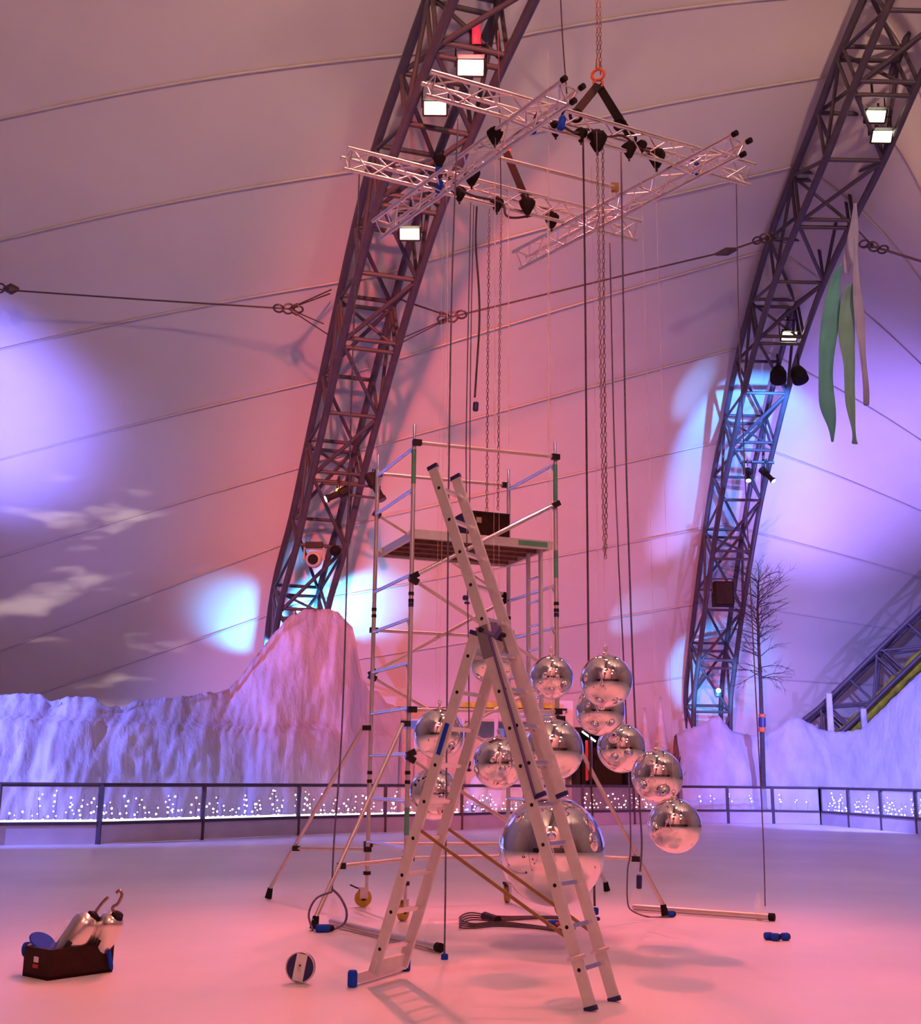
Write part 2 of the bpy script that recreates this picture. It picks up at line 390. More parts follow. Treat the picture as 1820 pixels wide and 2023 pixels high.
pd.tube(P, [.30 + .05 * math.sin(i * 2.1) for i in range(len(P))], 8)
pd.build('yellow_padding', 'yellowpad', arch3[0], True)

# ------------------------------------------------------------------ lamps on the arches
def floodlight(label, p, target, lens, w=.34, gel=False, group=None):
    p = V(p); a = (V(target) - p).normalized(); r = a.cross(V((0, 0, 1))).normalized(); u = r.cross(a)
    t = thing('floodlight', label, 'lamp', p, group)
    h = MB(); f = [p + r * (i * w) + u * (j * w * .62) + a * .10 for i, j in ((-1, -1), (1, -1), (1, 1), (-1, 1))]
    bk = [p + r * (i * w * .6) + u * (j * w * .36) - a * .26 for i, j in ((-1, -1), (1, -1), (1, 1), (-1, 1))]
    h.add(f + bk, [(0, 1, 5, 4), (1, 2, 6, 5), (2, 3, 7, 6), (3, 0, 4, 7), (4, 5, 6, 7)])
    for k in range(5): h.box(p - a * .28 + r * ((k - 2) * w * .2), r * .012, u * w * .34, a * .05)
    h.build('housing', 'dark', t)
    MB().box(p + a * .09, r * (w * .92), u * (w * .54), a * .008).build('lamp_glass', lens, t)
    fr = MB()
    for s in (-1, 1):
        fr.box(p + a * .11 + u * (s * w * .60), r * w, u * .02, a * .02); fr.box(p + a * .11 + r * (s * w * .98), r * .02, u * w * .6, a * .02)
    fr.build('frame', 'dark', t)
    y = MB(); y.tube([p + r * (w * 1.1), p + r * (w * 1.1) + V((0, 0, .5)), p - r * (w * 1.1) + V((0, 0, .5)), p - r * (w * 1.1)], .022, 6); y.build('yoke', 'dark', t)
    MB().tube([p + V((0, 0, .48)), p + V((0, 0, .85))], .03, 6).build('clamp', 'dark', t)
    MB().box(p + a * .22 + u * (w * .80), r * w * .95, (u * .6 + a * .8).normalized() * (w * .25), (a * .6 - u * .8).normalized() * .006).build('barn_door', 'gel' if gel else 'dark', t)
    return t
FL = ['pinkish floodlight highest on the middle arch under a red glow', 'floodlight on middle arch just left of the pink lit one',
      'floodlight lowest on the middle arch, behind the hanging truss end', 'upper of two floodlights side by side high on right arch',
      'lower of two floodlights side by side high on right arch', 'single floodlight halfway up the right arch above the black domes']
for (x, y, d, k), a, lb in zip(FLOODS, AIMS, FL):
    floodlight(lb, at(x, y, d), at(x, y, d) + V((0, -.75, -.65)), 'lensr' if k == 'P' else 'lens', .25 if k != 'P' else .28, k == 'P')
for p, w in zip(REAR, ('left rear', 'left overhead', 'right overhead', 'right rear')):
    floodlight('large floodlight on the %s arch behind the viewpoint' % w, p, (p[0] * .4, 18, 3), 'lens', .95, False)
for p, w in zip(OVER, ('first', 'second')):
    floodlight('large floodlight at the crown of the middle arch, %s past the top of the photograph' % w, p, (p[0] * .3, 10, 0), 'lens', .95, False)
bar('red_glow_bar', at(938, 45, 23.9), at(940, 92, 23.8), .12, 'gel', arch1[0])  # red glow around the top lamp, put into an emissive bar

def profile(label, p, d, L=.55, r=.10, glow=None):
    p = V(p); d = V(d).normalized(); t = thing('profile_spotlight', label, 'lamp', p)
    MB().lathe(p, d, [(r * .7, -L * .5), (r * 1.15, -L * .45), (r * 1.15, -L * .05), (r * .75, 0), (r * .75, L * .38), (r * .95, L * .40), (r * .95, L * .5)], 12).build('barrel', 'dark', t, False)
    MB().lathe(p, d, [(r * .8, L * .501), (r * .75, L * .51)], 12).build('lamp_glass', glow or 'clear', t)
    s = d.cross(V((0, 0, 1))).normalized(); MB().tube([p + s * r * 1.4, p + s * r * 1.4 + V((0, 0, .48)), p - s * r * 1.4 + V((0, 0, .48)), p - s * r * 1.4], .018, 6).build('yoke', 'dark', t)
    MB().tube([p + V((0, 0, .30)), p + V((0, 0, .55))], .025, 6).build('clamp', 'dark', t)
    MB().box(p + V((0, 0, r * 1.1)), s * .05, d * .07, V((0, 0, .03))).build('amber_indicator', 'amber', t)
    return t
profile('black spotlight with white front lens on middle arch beside scaffold', at(668, 976, 34.2), (-.85, -.25, -.45), .8, .13, 'strip')
profile('black spotlight pointing down right, hung off the middle arch by scaffold post', at(742, 962, 33.8), (.45, -.2, -.85), .95, .14)
bar('cross_bar', at(640, 955, 34.3), at(752, 962, 34.0), .04, 'steel', arch1[0], 6); bar('cross_bar', at(690, 978, 34.2), at(752, 985, 34.0), .04, 'steel', arch1[0], 6)
profile('small spotlight with greenish lens, left of the pair low on right arch', at(1478, 938, 38.6), (-.1, -.5, -.85), .55, .10, 'tiny')
profile('small spotlight with bright lens, right of the pair low on right arch', at(1516, 938, 38.4), (.5, -.4, -.75), .65, .11, 'strip')
bar('cross_bar', at(1462, 912, 38.9), at(1530, 914, 38.6), .05, 'steel', arch2[0], 6)
p = at(620, 1106, 35.4); t = thing('moving_head', 'moving head lamp with round black lens low on middle arch', 'lamp', p)
d = V((.0, -1, -.1)).normalized(); MB().lathe(p, d, [(.14, -.25), (.24, -.15), (.25, .12), (.20, .2)], 16).build('head', 'cream', t, True)
MB().lathe(p, d, [(.16, .2), (.16, .22)], 16).build('lens', 'black', t)
MB().tube([p + V((.3, 0, 0)), p + V((.3, 0, .35)), p + V((-.3, 0, .35)), p + V((-.3, 0, 0))], .04, 6).build('yoke', 'cream', t)
MB().box(p + V((0, .05, .45)), (.26, 0, 0), (0, .18, 0), (0, 0, .09)).build('base_unit', 'dark', t)
p = at(662, 1088, 35.2); t = thing('parabolic_lamp', 'small black lamp hanging right of the moving head', 'lamp', p)
MB().lathe(p, (.2, -1, -.2), [(.08, -.15), (.16, -.08), (.17, .14)], 12).build('can', 'black', t, True); MB().tube([p + V((0, 0, .1)), p + V((0, 0, .4))], .02).build('clamp', 'dark', t)
for x, lb in ((1538, 'left of two black dome lamps under right arch'), (1579, 'right of two black dome lamps under right arch')):
    p = at(x, 742, 36.0); t = thing('dome_lamp', lb, 'lamp', p)
    MB().lathe(p, (.15 if x > 1560 else -.15, -.4, -1), [(.08, -.34), (.17, -.28), (.25, -.08), (.25, .20), (.22, .22)], 18).build('dome', 'black', t, True)
    MB().tube([p + V((0, 0, .2)), p + V((0, 0, .7))], .035).build('clamp', 'dark', t)
p = at(1428, 1174, 41.0); t = thing('loudspeaker', 'black loudspeaker box inside the lower right arch', 'loudspeaker', p)
MB().box(p, (.33, 0, 0), (0, .28, 0), (0, 0, .42)).build('cabinet', 'black', t)
MB().box(p + V((0, -.285, 0)), (.29, 0, 0), (0, .008, 0), (0, 0, .38)).build('grille', 'dark', t)
MB().tube([p + V((-.36, 0, .05)), p + V((-.36, 0, .55)), p + V((.36, 0, .55)), p + V((.36, 0, .05))], .03).build('bracket', 'steel', t)
for (x, y, d), lb in (((592, 1210, 37.2), 'small bright lamp just behind left shoulder of snow peak'), ((1418, 1366, 42.4), 'small bright lamp clamped low on right arch')):
    p = at(x, y, d); t = thing('uplight', lb, 'lamp', p)
    MB().lathe(p, (0, .3, 1), [(.10, -.2), (.13, -.15), (.15, .05)], 12).build('can', 'dark', t); MB().sphere(p + V((0, -.16, .02)), .085, 10, 6).build('lens', 'tiny', t, True)

# ------------------------------------------------------------------ guy wires
def link_ring(mb, p, d, R=.13): mb.ring(p, d, R, .028, 12, 5)
def guy(label, pts, forks, r=.025):
    t = thing('guy_wire', label, 'cable', pts[0])
    MB().tube(pts, r, 5).build('wire', 'wire', t)
    for e, d, ends in forks:
        mb = MB(); ex = V((1, 0, 0)); link_ring(mb, e, (0, 1, 0), .14); link_ring(mb, e + d * .26, (0, .5, 1), .13); link_ring(mb, e - d * .26, (0, .5, 1), .12)
        mb.build('shackle', 'wire', t)
        for q in ends:
            MB().tube([e, q], .018, 4).build('bridle', 'wire', t)
            MB().tube([e + (q - e) * .08, e + (q - e) * .22], .05, 6).build('turnbuckle', 'wire', t)
    return t
Lp = at(570, 610, 30.6); Ld = V((-1, 0, .03))
guy('thin dark guy wire running left from the middle arch', [at(-700, 515, 32.0), at(-300, 545, 31.5), at(0, 572, 31.0), at(285, 592, 30.8), Lp], [(Lp, Ld, [at(655, 572, 31.2), at(652, 580, 31.6), at(640, 640, 31.0), at(650, 662, 30.6)])])
lp = at(22, 571, 31.0)
tg = thing('cable_connector', 'dark buckle on the left guy wire near the frame edge', 'connector', lp); MB().tube([lp - V((.2, 0, 0)), lp, lp + V((.2, 0, 0))], [.05, .16, .05], 8).build('buckle', 'wire', tg); mb = MB(); link_ring(mb, lp - V((.3, 0, -.02)), (0, 1, 0)); mb.build('link', 'wire', tg)
Rp = at(893, 626, 29.0); E2 = at(1512, 471, 32.0); dR = (E2 - Rp).normalized()
guy('long dark guy wire between the middle and right arches', [Rp, at(1200, 552, 30.2), at(1435, 497, 31.5), E2],
    [(Rp, dR, [at(790, 591, 30.2), at(800, 596, 30.6), at(785, 672, 30.2), at(780, 684, 29.8)]), (E2, dR, [at(1545, 455, 32.8), at(1555, 480, 32.8)])])
tb = at(1436, 497, 31.5); tg = thing('cable_connector', 'dark buckle on the long guy wire near right arch', 'connector', tb)
MB().tube([tb - dR * .35, tb, tb + dR * .35], [.04, .12, .04], 8).build('buckle', 'wire', tg)
E3 = at(1726, 487, 31.0); D3 = (at(1820, 516, 30.5) - E3).normalized()
guy('chain ended guy wire running right from the right arch', [E3, at(1820, 516, 30.5), at(2000, 570, 30), at(2600, 700, 29.5)], [(E3, D3, [at(1692, 452, 31.6), at(1705, 490, 31.8)])], .035)

# ------------------------------------------------------------------ fabric streamers
def streamer(label, P, W_, m, d):
    pts = catmull([at(x, y, d + .15 * math.sin(i * 1.3)) for i, (x, y) in enumerate(P)], 5); n = len(pts)
    ws = catmull([V((w, 0, 0)) for w in W_], 5)
    mb = MB()
    for i, p in enumerate(pts):
        w = max(.5, ws[i].x) * 1.22 * d / FPX / 2; tw = .5 * math.sin(i * .5)
        for s in (-1, -.33, .33, 1): mb.v.append(p + V((s * w, s * w * tw + .06 * (1 - s * s), 0)))
    mb.f = [(4 * i + k, 4 * i + k + 1, 4 * i + k + 5, 4 * i + k + 4) for i in range(n - 1) for k in range(3)]
    o = mb.build('fabric_streamer', m, None, True); sd = o.modifiers.new('thick', 'SOLIDIFY'); sd.thickness = .012
    return tag(o, label, 'streamer')
streamer('wide teal fabric streamer hanging beside the right arch', [(1662, 520), (1650, 560), (1640, 640), (1632, 720), (1634, 790), (1643, 840), (1645, 872)], [3, 20, 26, 27, 24, 14, 5], 'teal', 28.5)
streamer('pale green streamer with knotted tip right of the teal one', [(1680, 560), (1674, 600), (1673, 660), (1678, 720), (1680, 790), (1687, 850), (1689, 876)], [10, 22, 23, 22, 15, 6, 12], 'greenfab', 28.2)
streamer('thin lilac streamer, rightmost of the three hanging strips', [(1690, 430), (1692, 550), (1698, 620), (1705, 700), (1711, 760), (1712, 800)], [5, 12, 14, 12, 9, 9], 'lilac', 28.0)
streamer('pale lilac streamer lying along the right arch above the teal one', [(1690, 400), (1688, 450), (1680, 500), (1672, 540)], [5, 16, 18, 8], 'lilac', 28.6)

# ------------------------------------------------------------------ hanging square of aluminium truss
def tri_truss(label, pa, pb, zc, flip=1, side=.24, blk=None):
    a = on_z(*pa, zc); b = on_z(*pb, zc); ax = (b - a).normalized(); L = (b - a).length; sd = V((-ax.y, ax.x, 0))
    h = side * .866
    ch = [sd * (side / 2) + V((0, 0, h / 3)), sd * (-side / 2) + V((0, 0, h / 3)), V((0, 0, -2 * h / 3))]
    root = thing('lighting_truss', label, 'truss', (a + b) / 2)
    for c in ch:
        bar('chord', a + c, b + c, .025, 'alu', root, 10)
        if blk:
            e = b + c; MB().tube([e - ax * .01, e + ax * .05], .032, 10).build('end_socket', 'black', root)
    nb = max(6, round(L / .30))
    for i in range(nb + 1):
        s = i / nb
        q = a + ax * (.06 + (L - .12) * s)
        if i in (0, nb):
            for u in range(3): bar('brace', q + ch[u], q + ch[(u + 1) % 3], .010, 'alu', root, 6)
        if i < nb:
            q2 = a + ax * (.06 + (L - .12) * (i + 1) / nb)
            for u in range(3):
                c0, c1 = ch[u], ch[(u + 1) % 3]
                if i % 2: c0, c1 = c1, c0
                bar('brace', q + c0, q2 + c1, .010, 'alu', root, 6)
    return root, a, b, ax, L
ZA, ZB = 8.34, 8.56
TA1 = tri_truss('nearer left arm of hanging square truss, running up to right, black tipped', (752, 452), (1130, 178), ZA, blk=True)
TA2 = tri_truss('right arm of hanging square truss, running up to right, black tipped', (1027, 512), (1464, 284), ZA, blk=True)
TB1 = tri_truss('far high arm of hanging truss under the black sling', (842, 165), (1480, 345), ZB)
TB2 = tri_truss('lower left arm of hanging truss with grey motor cables', (680, 312), (1258, 455), ZB)
# scaffold tube across the square
pa, pb = on_z(985, 312, 8.5), on_z(1222, 372, 8.5)
t = thing('scaffold_tube', 'loose scaffold tube lying across the middle of hanging truss', 'tube', pa)
bar('tube', pa, pb, .024, 'galv', t, 10); MB().box(pb - (pb - pa).normalized() * .05, (.045, 0, 0), (0, .03, 0), (0, 0, .05)).build('clamp', 'gold', t)
MB().sphere(pb + V((-.05, 0, -.08)), .035, 10, 6).build('hook_ball', 'white', t, True)
# slings and clamps of the truss
def strap(mb, p, q, w=.045, sag=0):
    a = (q - p).normalized(); s = a.cross(V((0, 1, 0))); s = s.normalized()
    mb.bar(p, q, s, w, .012)
def sling(label, topp, ends):
    t = thing('lifting_sling', label, 'sling', topp)
    for q in ends:
        mb = MB(); strap(mb, topp, q); mb.build('webbing', 'black', t)
        mb = MB(); mb.ring(q + V((0, 0, -.04)), (0, 1, .2), .065, .02, 12, 6); mb.build('choke', 'black', t)
    MB().ring(topp + V((0, 0, .02)), (0, 1, 0), .05, .015).build('shackle', 'orange', t)
    return t
hookp = at(1182, 168, TB1[1].lerp(TB1[2], .5).y * .98 / math.cos(0.2) - .0)
midB1 = TB1[1].lerp(TB1[2], .55); hk = at_y(1182, 168, midB1.y)
sling('black V sling holding the far truss arm to the chain hook', hk, [at_y(1138, 222, midB1.y - .25), at_y(1225, 240, midB1.y + .15), at_y(1245, 268, midB1.y + .22)])
m2 = TB2[1].lerp(TB2[2], .55)
sling('single black sling dropping to lower left truss arm', at_y(1000, 300, m2.y + .1), [at_y(1042, 400, m2.y)])
def clamp(label, x, y, d_z, s=1.0, grp=None):
    s *= .72; p = on_z(x, y, d_z); t = thing('truss_clamp', label, 'clamp', p)
    MB().lathe(p, (0, 0, 1), [(.05 * s, -.15 * s), (.12 * s, -.02 * s), (.15 * s, .06 * s), (.15 * s, .11 * s)], 6).build('hood', 'black', t)
    MB().box(p + V((0, 0, .12 * s)), (.04 * s, 0, 0), (0, .05 * s, 0), (0, 0, .06 * s)).build('jaw', 'dark', t)
    MB().tube([p + V((0, 0, -.13 * s)), p + V((0, 0, -.22 * s))], .02 * s).build('eye', 'dark', t)
for (x, y, z, s), lb in zip([(978, 270, 8.36, .85), (1297, 314, 8.5, 1.0), (932, 350, 8.4, .95), (908, 384, 8.45, .8), (1090, 436, 8.44, .9), (982, 405, 8.44, .8), (1042, 408, 8.46, .95), (1098, 256, 8.48, .75), (1148, 268, 8.46, .7), (1180, 280, 8.42, 1.05), (1243, 298, 8.44, .8), (1268, 290, 8.52, .6), (868, 318, 8.55, .7)],
        ['black hood clamp on left arm of truss above lower arm crossing', 'black hood clamp at right end of far truss arm', 'black clamp where left and lower truss arms cross', 'black round clamp left end of lower truss arm underside',
         'black clamp at right of lower truss arm', 'black clamp under lower truss arm, left of sling', 'black clamp under foot of the single sling', 'black clamp on far truss arm left of V sling',
         'small dark clamp below left leg of V sling', 'large dark hoist clamp in middle of far truss arm', 'dark clamp below right leg of V sling', 'small clamp right of V sling foot', 'small dark clamp with blue plug on lower arm left part']):
    clamp(lb, x, y, z, s)
for x, y, z, lb in ((868, 328, 8.5, 'blue plug on the lower left truss arm'), (1110, 243, 8.45, 'blue plug on far truss arm beside the left arm'), (1055, 250, 8.4, 'blue plug at crossing of far truss arm and left arm'), (868, 368, 8.42, 'blue plug hanging below the left truss crossing'), (1375, 335, 8.5, 'blue plug on far truss arm near right arm crossing')):
    p = on_z(x, y, z); t = thing('cable_plug', lb, 'plug', p); MB().lathe(p, (.2, 0, 1), [(.03, -.08), (.04, -.07), (.04, .06), (.02, .09)], 10).build('body', 'blue', t); MB().tube([p + V((0, 0, .09)), p + V((.05, .02, .2))], .012).build('lead', 'black', t)
# loose cables in the truss
def cable(name, label, cat, P, r=.012, m='rope', n=5):
    o = MB().tube(catmull([V(p) for p in P], 5), r, n).build(name, m, None, True); return tag(o, label, cat)
cable('truss_cable', 'black cable looping along the lower left truss arm', 'cable', [on_z(870, 330, 8.5), on_z(895, 360, 8.45), on_z(930, 385, 8.4), on_z(990, 400, 8.45), on_z(1000, 425, 8.3), on_z(1020, 430, 8.3), on_z(1060, 425, 8.45), on_z(1090, 430, 8.45)], .016)
cable('truss_cable', 'black cable woven along the far truss arm below V sling', 'cable', [on_z(1100, 240, 8.5), on_z(1135, 262, 8.45), on_z(1165, 255, 8.55), on_z(1195, 270, 8.5), on_z(1230, 268, 8.55), on_z(1260, 290, 8.5), on_z(1285, 300, 8.45)], .016)

# ------------------------------------------------------------------ hanging ropes and chains
def hang(name, label, P, d0, r, m, cat='rope', ends=None):
    """P: pixel list on a line hanging at world depth d0"""
    pts = [at_y(x, y, d0) for x, y in P]
    t = thing(name, label, cat, pts[-1])
    MB().tube(catmull(pts, 6), r, 5).build('line', m, t, True)
    for (x, y, L, mm) in (ends or []):
        p = at_y(x, y, d0); MB().lathe(p, (.05, 0, 1), [(.022, -L / 2), (.030, -L / 2 + .01), (.030, L / 2 - .01), (.020, L / 2)], 10).build('connector', mm, t)
    return t
y1 = TB2[1].y + .03
hang('motor_cable', 'thin blue-grey cable hanging from left tip of truss to ice', [(710, 345), (697, 700), (685, 1150), (675, 1450), (660, 1660), (656, 1762)], 12.35, .010, 'ropeb')
cable('cable_loop', 'slack loop of cable round the left outrigger foot', 'cable', [at_y(656, 1762, 12.3), at_y(625, 1775, 12.25), at_y(610, 1806, 12.2), at_y(618, 1838, 12.1)], .011, 'ropeb')
cable('cable_loop', 'right hand side of slack cable loop by the left outrigger foot', 'cable', [at_y(656, 1756, 12.3), at_y(672, 1772, 12.25), at_y(685, 1800, 12.2), at_y(680, 1825, 12.2), at_y(655, 1838, 12.15)], .013, 'ropeb')
hang('motor_cable', 'dark cable hanging to a blue plug right of the ladder foot bar', [(905, 235), (893, 560), (886, 1000), (883, 1400), (880, 1750), (878, 1885)], 10.4, .0085, 'ropeb', ends=[(878, 1900, .13, 'blue')])
hang('motor_cable', 'pale cable ending in small blue clips behind the ladder', [(930, 400), (924, 700), (921, 900), (924, 1180), (926, 1300), (927, 1525)], 11.6, .007, 'ropeb', ends=[(920, 1181, .05, 'navy'), (923, 1191, .025, 'navy'), (925, 1508, .05, 'navy'), (926, 1521, .025, 'navy')])
hang('motor_cable', 'pale cable just right of the blue clipped one, ending above box', [(936, 405), (930, 700), (928, 1000)], 11.7, .006, 'ropeb')
hang('motor_cable', 'wavy dark cable with blue plug hanging in mid air', [(942, 408), (940, 480), (946, 570), (947, 640), (941, 740), (938, 785)], 11.6, .012, 'rope', ends=[(940, 803, .10, 'navy')])
def chain(name, label, P, d0, link=.055, r=.0045, m='chain'):
    pts = [at_y(x, y, d0) for x, y in P]; fine = catmull(pts, 20); mb = MB(); i = 0
    L = [0]
    for a, b in zip(fine, fine[1:]): L.append(L[-1] + (b - a).length)
    n = int(L[-1] / link); k = 0
    def pos(s):
        nonlocal k
        k = 0
        while k < len(L) - 2 and L[k + 1] < s: k += 1
        return fine[k].lerp(fine[k + 1], (s - L[k]) / max(1e-6, L[k + 1] - L[k]))
    for q in range(n):
        a, b = pos(q * link), pos(min(L[-1], (q + 1.25) * link)); ax = b - a
        sd = (V((1, .2, 0)) if q % 2 else V((-.2, 1, 0))) * (link * .22)
        mb.tube([a, a + ax * .2 + sd, b - ax * .2 + sd, b, b - ax * .2 - sd, a + ax * .2 - sd, a], r, 4, False)
    o = mb.build(name, m); return tag(o, label, 'chain')
chain('hoist_chain', 'left of two chains falling into box on the scaffold', [(967, 412), (964, 700), (962, 1014)], 14.0)
chain('hoist_chain', 'right of two chains falling into box on the scaffold', [(991, 398), (987, 700), (984, 1014)], 14.1)
chain('hoist_chain', 'left strand of long loose chain hanging right of scaffold', [(1180, 285), (1187, 700), (1192, 1000), (1195, 1105)], midB1.y - .1)
chain('hoist_chain', 'right strand of long loose chain hanging right of scaffold', [(1191, 285), (1194, 700), (1198, 1000), (1196, 1105)], midB1.y - .05)
chain('hoist_chain', 'chain from roof to the orange hook over V sling', [(1178, -60), (1180, 60), (1181, 140)], midB1.y)
chain('hoist_chain', 'second chain beside the one running to the roof hook', [(1186, -60), (1186, 60), (1187, 150)], midB1.y + .05)
t = thing('hoist_hook', 'orange chain hook above the V sling', 'hook', hk + V((0, 0, .15)))
MB().ring(hk + V((0, 0, .13)), (.3, 1, 0), .07, .018).build('ring', 'orange', t); MB().tube([hk + V((0, 0, .2)), hk + V((0, 0, .34))], [.03, .018]).build('shank', 'chain', t)
hang('rope', 'thin dark rope from roof to tip of left truss arm', [(1106, -40), (1112, 80), (1120, 185)], 11.0, .008, 'rope')
hang('motor_cable', 'thin cable in front of middle arch above the left arm', [(984, 60), (986, 140), (990, 390)], 12.0, .006, 'rope')
hang('motor_cable', 'dark rope ending in blue clips beside the big ball', [(1152, 270), (1156, 560), (1160, 1000), (1165, 1450), (1171, 1620), (1175, 1790)], 12.2, .012, 'rope', ends=[(1177, 1800, .07, 'blue'), (1180, 1815, .035, 'blue')])
hang('motor_cable', 'pale cable looping to ice at right of the outrigger', [(1205, 480), (1213, 850), (1222, 1100), (1232, 1300), (1246, 1640), (1240, 1720), (1240, 1780), (1250, 1800), (1285, 1812), (1322, 1810)], 13.6, .009, 'ropeb', ends=[])
hang('motor_cable', 'blue-grey cable with dark blue plug beside right outrigger', [(1227, 300), (1236, 850), (1243, 1100), (1252, 1350), (1262, 1560), (1268, 1660), (1265, 1722)], 12.6, .011, 'ropeb', ends=[(1263, 1742, .14, 'navy')])
hang('motor_cable', 'thin cable hanging from far right tip of the truss', [(1455, 362), (1460, 640), (1475, 1000), (1495, 1400), (1508, 1650), (1512, 1790)], 12.9, .007, 'ropeb')

# ------------------------------------------------------------------ mirror balls
_ballmesh = {}
def ball(label, x, y, rpx, dia, wire_top):
    d = dia / 2 * FPX / rpx; p = at(x, y, d); t = thing('mirror_ball', label, 'mirror ball', p - V((0, 0, dia / 2)), 'mirror balls hung below the truss')
    if dia not in _ballmesh:
        s = MB().sphere((0, 0, 0), dia / 2, 64, 40)
        me = bpy.data.meshes.new('mirror_shell'); me.from_pydata([tuple(v) for v in s.v], [], s.f); me.materials.append(M['mirror']); me.polygons.foreach_set('use_smooth', [True] * len(me.polygons)); _ballmesh[dia] = me
    o = bpy.data.objects.new('shell', _ballmesh[dia]); COL.objects.link(o); put(o, p, t)
    MB().lathe(p + V((0, 0, dia / 2)), (0, 0, 1), [(.03, -.012), (.03, .012), (.012, .02), (.012, .05)], 10).build('cap', 'galv', t)
    MB().ring(p + V((0, 0, dia / 2 + .06)), (0, 1, 0), .018, .005).build('eyelet', 'galv', t)
    MB().tube([p + V((0, 0, dia / 2 + .07)), V((p.x, p.y, wire_top))], .0025, 4).build('suspension_wire', 'nylon', t)
for a in [('giant mirror ball hanging low behind the ladder', 1090, 1680, 105, 1.0), ('small mirror ball partly hidden behind ladder hinge', 975, 1304, 49, .48), ('mirror ball high, second from right of top row', 1090, 1338, 43, .45),
          ('topmost right mirror ball, in front of another', 1198, 1345, 52, .5), ('mirror ball tucked under the topmost right one', 1186, 1404, 49, .5), ('leftmost upper mirror ball behind left ladder leg', 868, 1450, 50, .5),
          ('mirror ball between the two ladder legs, at mid height', 985, 1507, 51, .56), ('larger looking mirror ball just right of ladder above giant one', 1093, 1481, 60, .5), ('mirror ball before the dark doorway', 1228, 1478, 48, .5),
          ('mirror ball second from right, touching the lowest right one', 1299, 1533, 51, .5), ('rightmost and lowest small mirror ball', 1333, 1631, 53, .5), ('lowest left mirror ball behind left ladder leg', 858, 1568, 51, .57)]:
    ball(*a, 8.2)
for x, y0, y1_, lb in ((884, 520, 900, 'clear line glinting left of the blue plug cable'), (978, 420, 880, 'clear line glinting between the two box chains'), (1083, 500, 900, 'clear line glinting below right truss arm'), (1005, 420, 880, 'faint clear line right of box chains')):
    o = MB().tube([at_y(x, y0 - 60, 11.5), at_y(x, y1_, 11.5)], .006, 5).build('clear_line', 'nylon'); tag(o, lb, 'line')

# ------------------------------------------------------------------ scaffold tower
T0 = V((-0.549, 13.073, 0)); ta = .371; TE = V((math.cos(ta), math.sin(ta), 0)); TN = V((-math.sin(ta), math.cos(ta), 0)); TL, TW = 1.824, 1.415
PO = {'NL': T0, 'NR': T0 + TE * TL, 'FL': T0 + TN * TW, 'FR': T0 + TE * TL + TN * TW}
def tz(k, y): return post_z(PO[k].x, PO[k].y, y)
def tp(k, z): return V((PO[k].x, PO[k].y, z))
tower = thing('scaffold_tower', 'tall aluminium scaffold tower on wheels behind the ladder', 'scaffold', T0 + TE * TL / 2 + TN * TW / 2)
ZT = 5.32
for k in PO:
    bar('post', tp(k, .42), tp(k, ZT), .026, 'galv', tower, 10); bar('spigot', tp(k, ZT), tp(k, ZT + .20), .019, 'alu', tower, 8)
    for z in (1.42, 1.52, 3.42, 3.50):
        o = MB().tube([tp(k, z), tp(k, z + .04)], .031, 10).build('joint_collar', 'dark', tower)
ZR = ZT - .08
for i in range(11):
    z = ZR - .5 * i
    if z < .35: break
    for a, b in (('NL', 'FL'), ('NR', 'FR')):
        if i == 2: continue
        bar('frame_rung', tp(a, z), tp(b, z), .022, 'alu', tower, 8)
        MB().tube([tp(a, z - .12), tp(a, z - .12) + (tp(b, z) - tp(a, z)) * .08 + V((0, 0, .1))], .012, 6).build('gusset', 'alu', tower)
def tb_(a, ya, b, yb, m='galv', r=.021, nm='diagonal_brace'):
    p, q = tp(a, tz(a, ya)), tp(b, tz(b, yb)); side = -TN if a[0] == 'N' else TN
    p = p + side * .05; q = q + side * .05
    bar(nm, p, q, r, m, tower, 8)
    for e, d in ((p, q - p), (q, p - q)):
        d = d.normalized(); MB().bar(e - d * .03, e + d * .07, (0, 0, 1), .033, .03).build('brace_hook', 'dark', tower)
tb_('NL', 876, 'NR', 905, nm='guardrail'); tb_('FL', 934, 'FR', 957, nm='guardrail')
tb_('NL', 1140, 'NR', 997, 'alu', .024); tb_('NL', 1146, 'NR', 1333); tb_('NR', 1338, 'NL', 1490); tb_('NL', 1497, 'NR', 1690)
tb_('FL', 1013, 'FR', 1178); tb_('FR', 1184, 'FL', 1330); tb_('FL', 1336, 'FR', 1490); tb_('FL', 1244, 'FR', 1259, nm='horizontal_brace')
tb_('NL', 1402, 'NR', 1406, nm='horizontal_brace'); tb_('NL', 1694, 'NR', 1690, nm='horizontal_brace'); tb_('FL', 1668, 'FR', 1668, nm='horizontal_brace')
for k, ya, yb in (('NL', 888, 956), ('NR', 918, 990), ('NR', 1088, 1142), ('NL', 1595, 1650)):
    MB().tube([tp(k, tz(k, yb)), tp(k, tz(k, ya))], .0275, 10).build('green_tape', 'green', tower)
for k, y in (('NL', 1195), ('NR', 1215)): MB().tube([tp(k, tz(k, y + 4)), tp(k, tz(k, y - 4))], .030, 10).build('blue_tape', 'navy', tower)
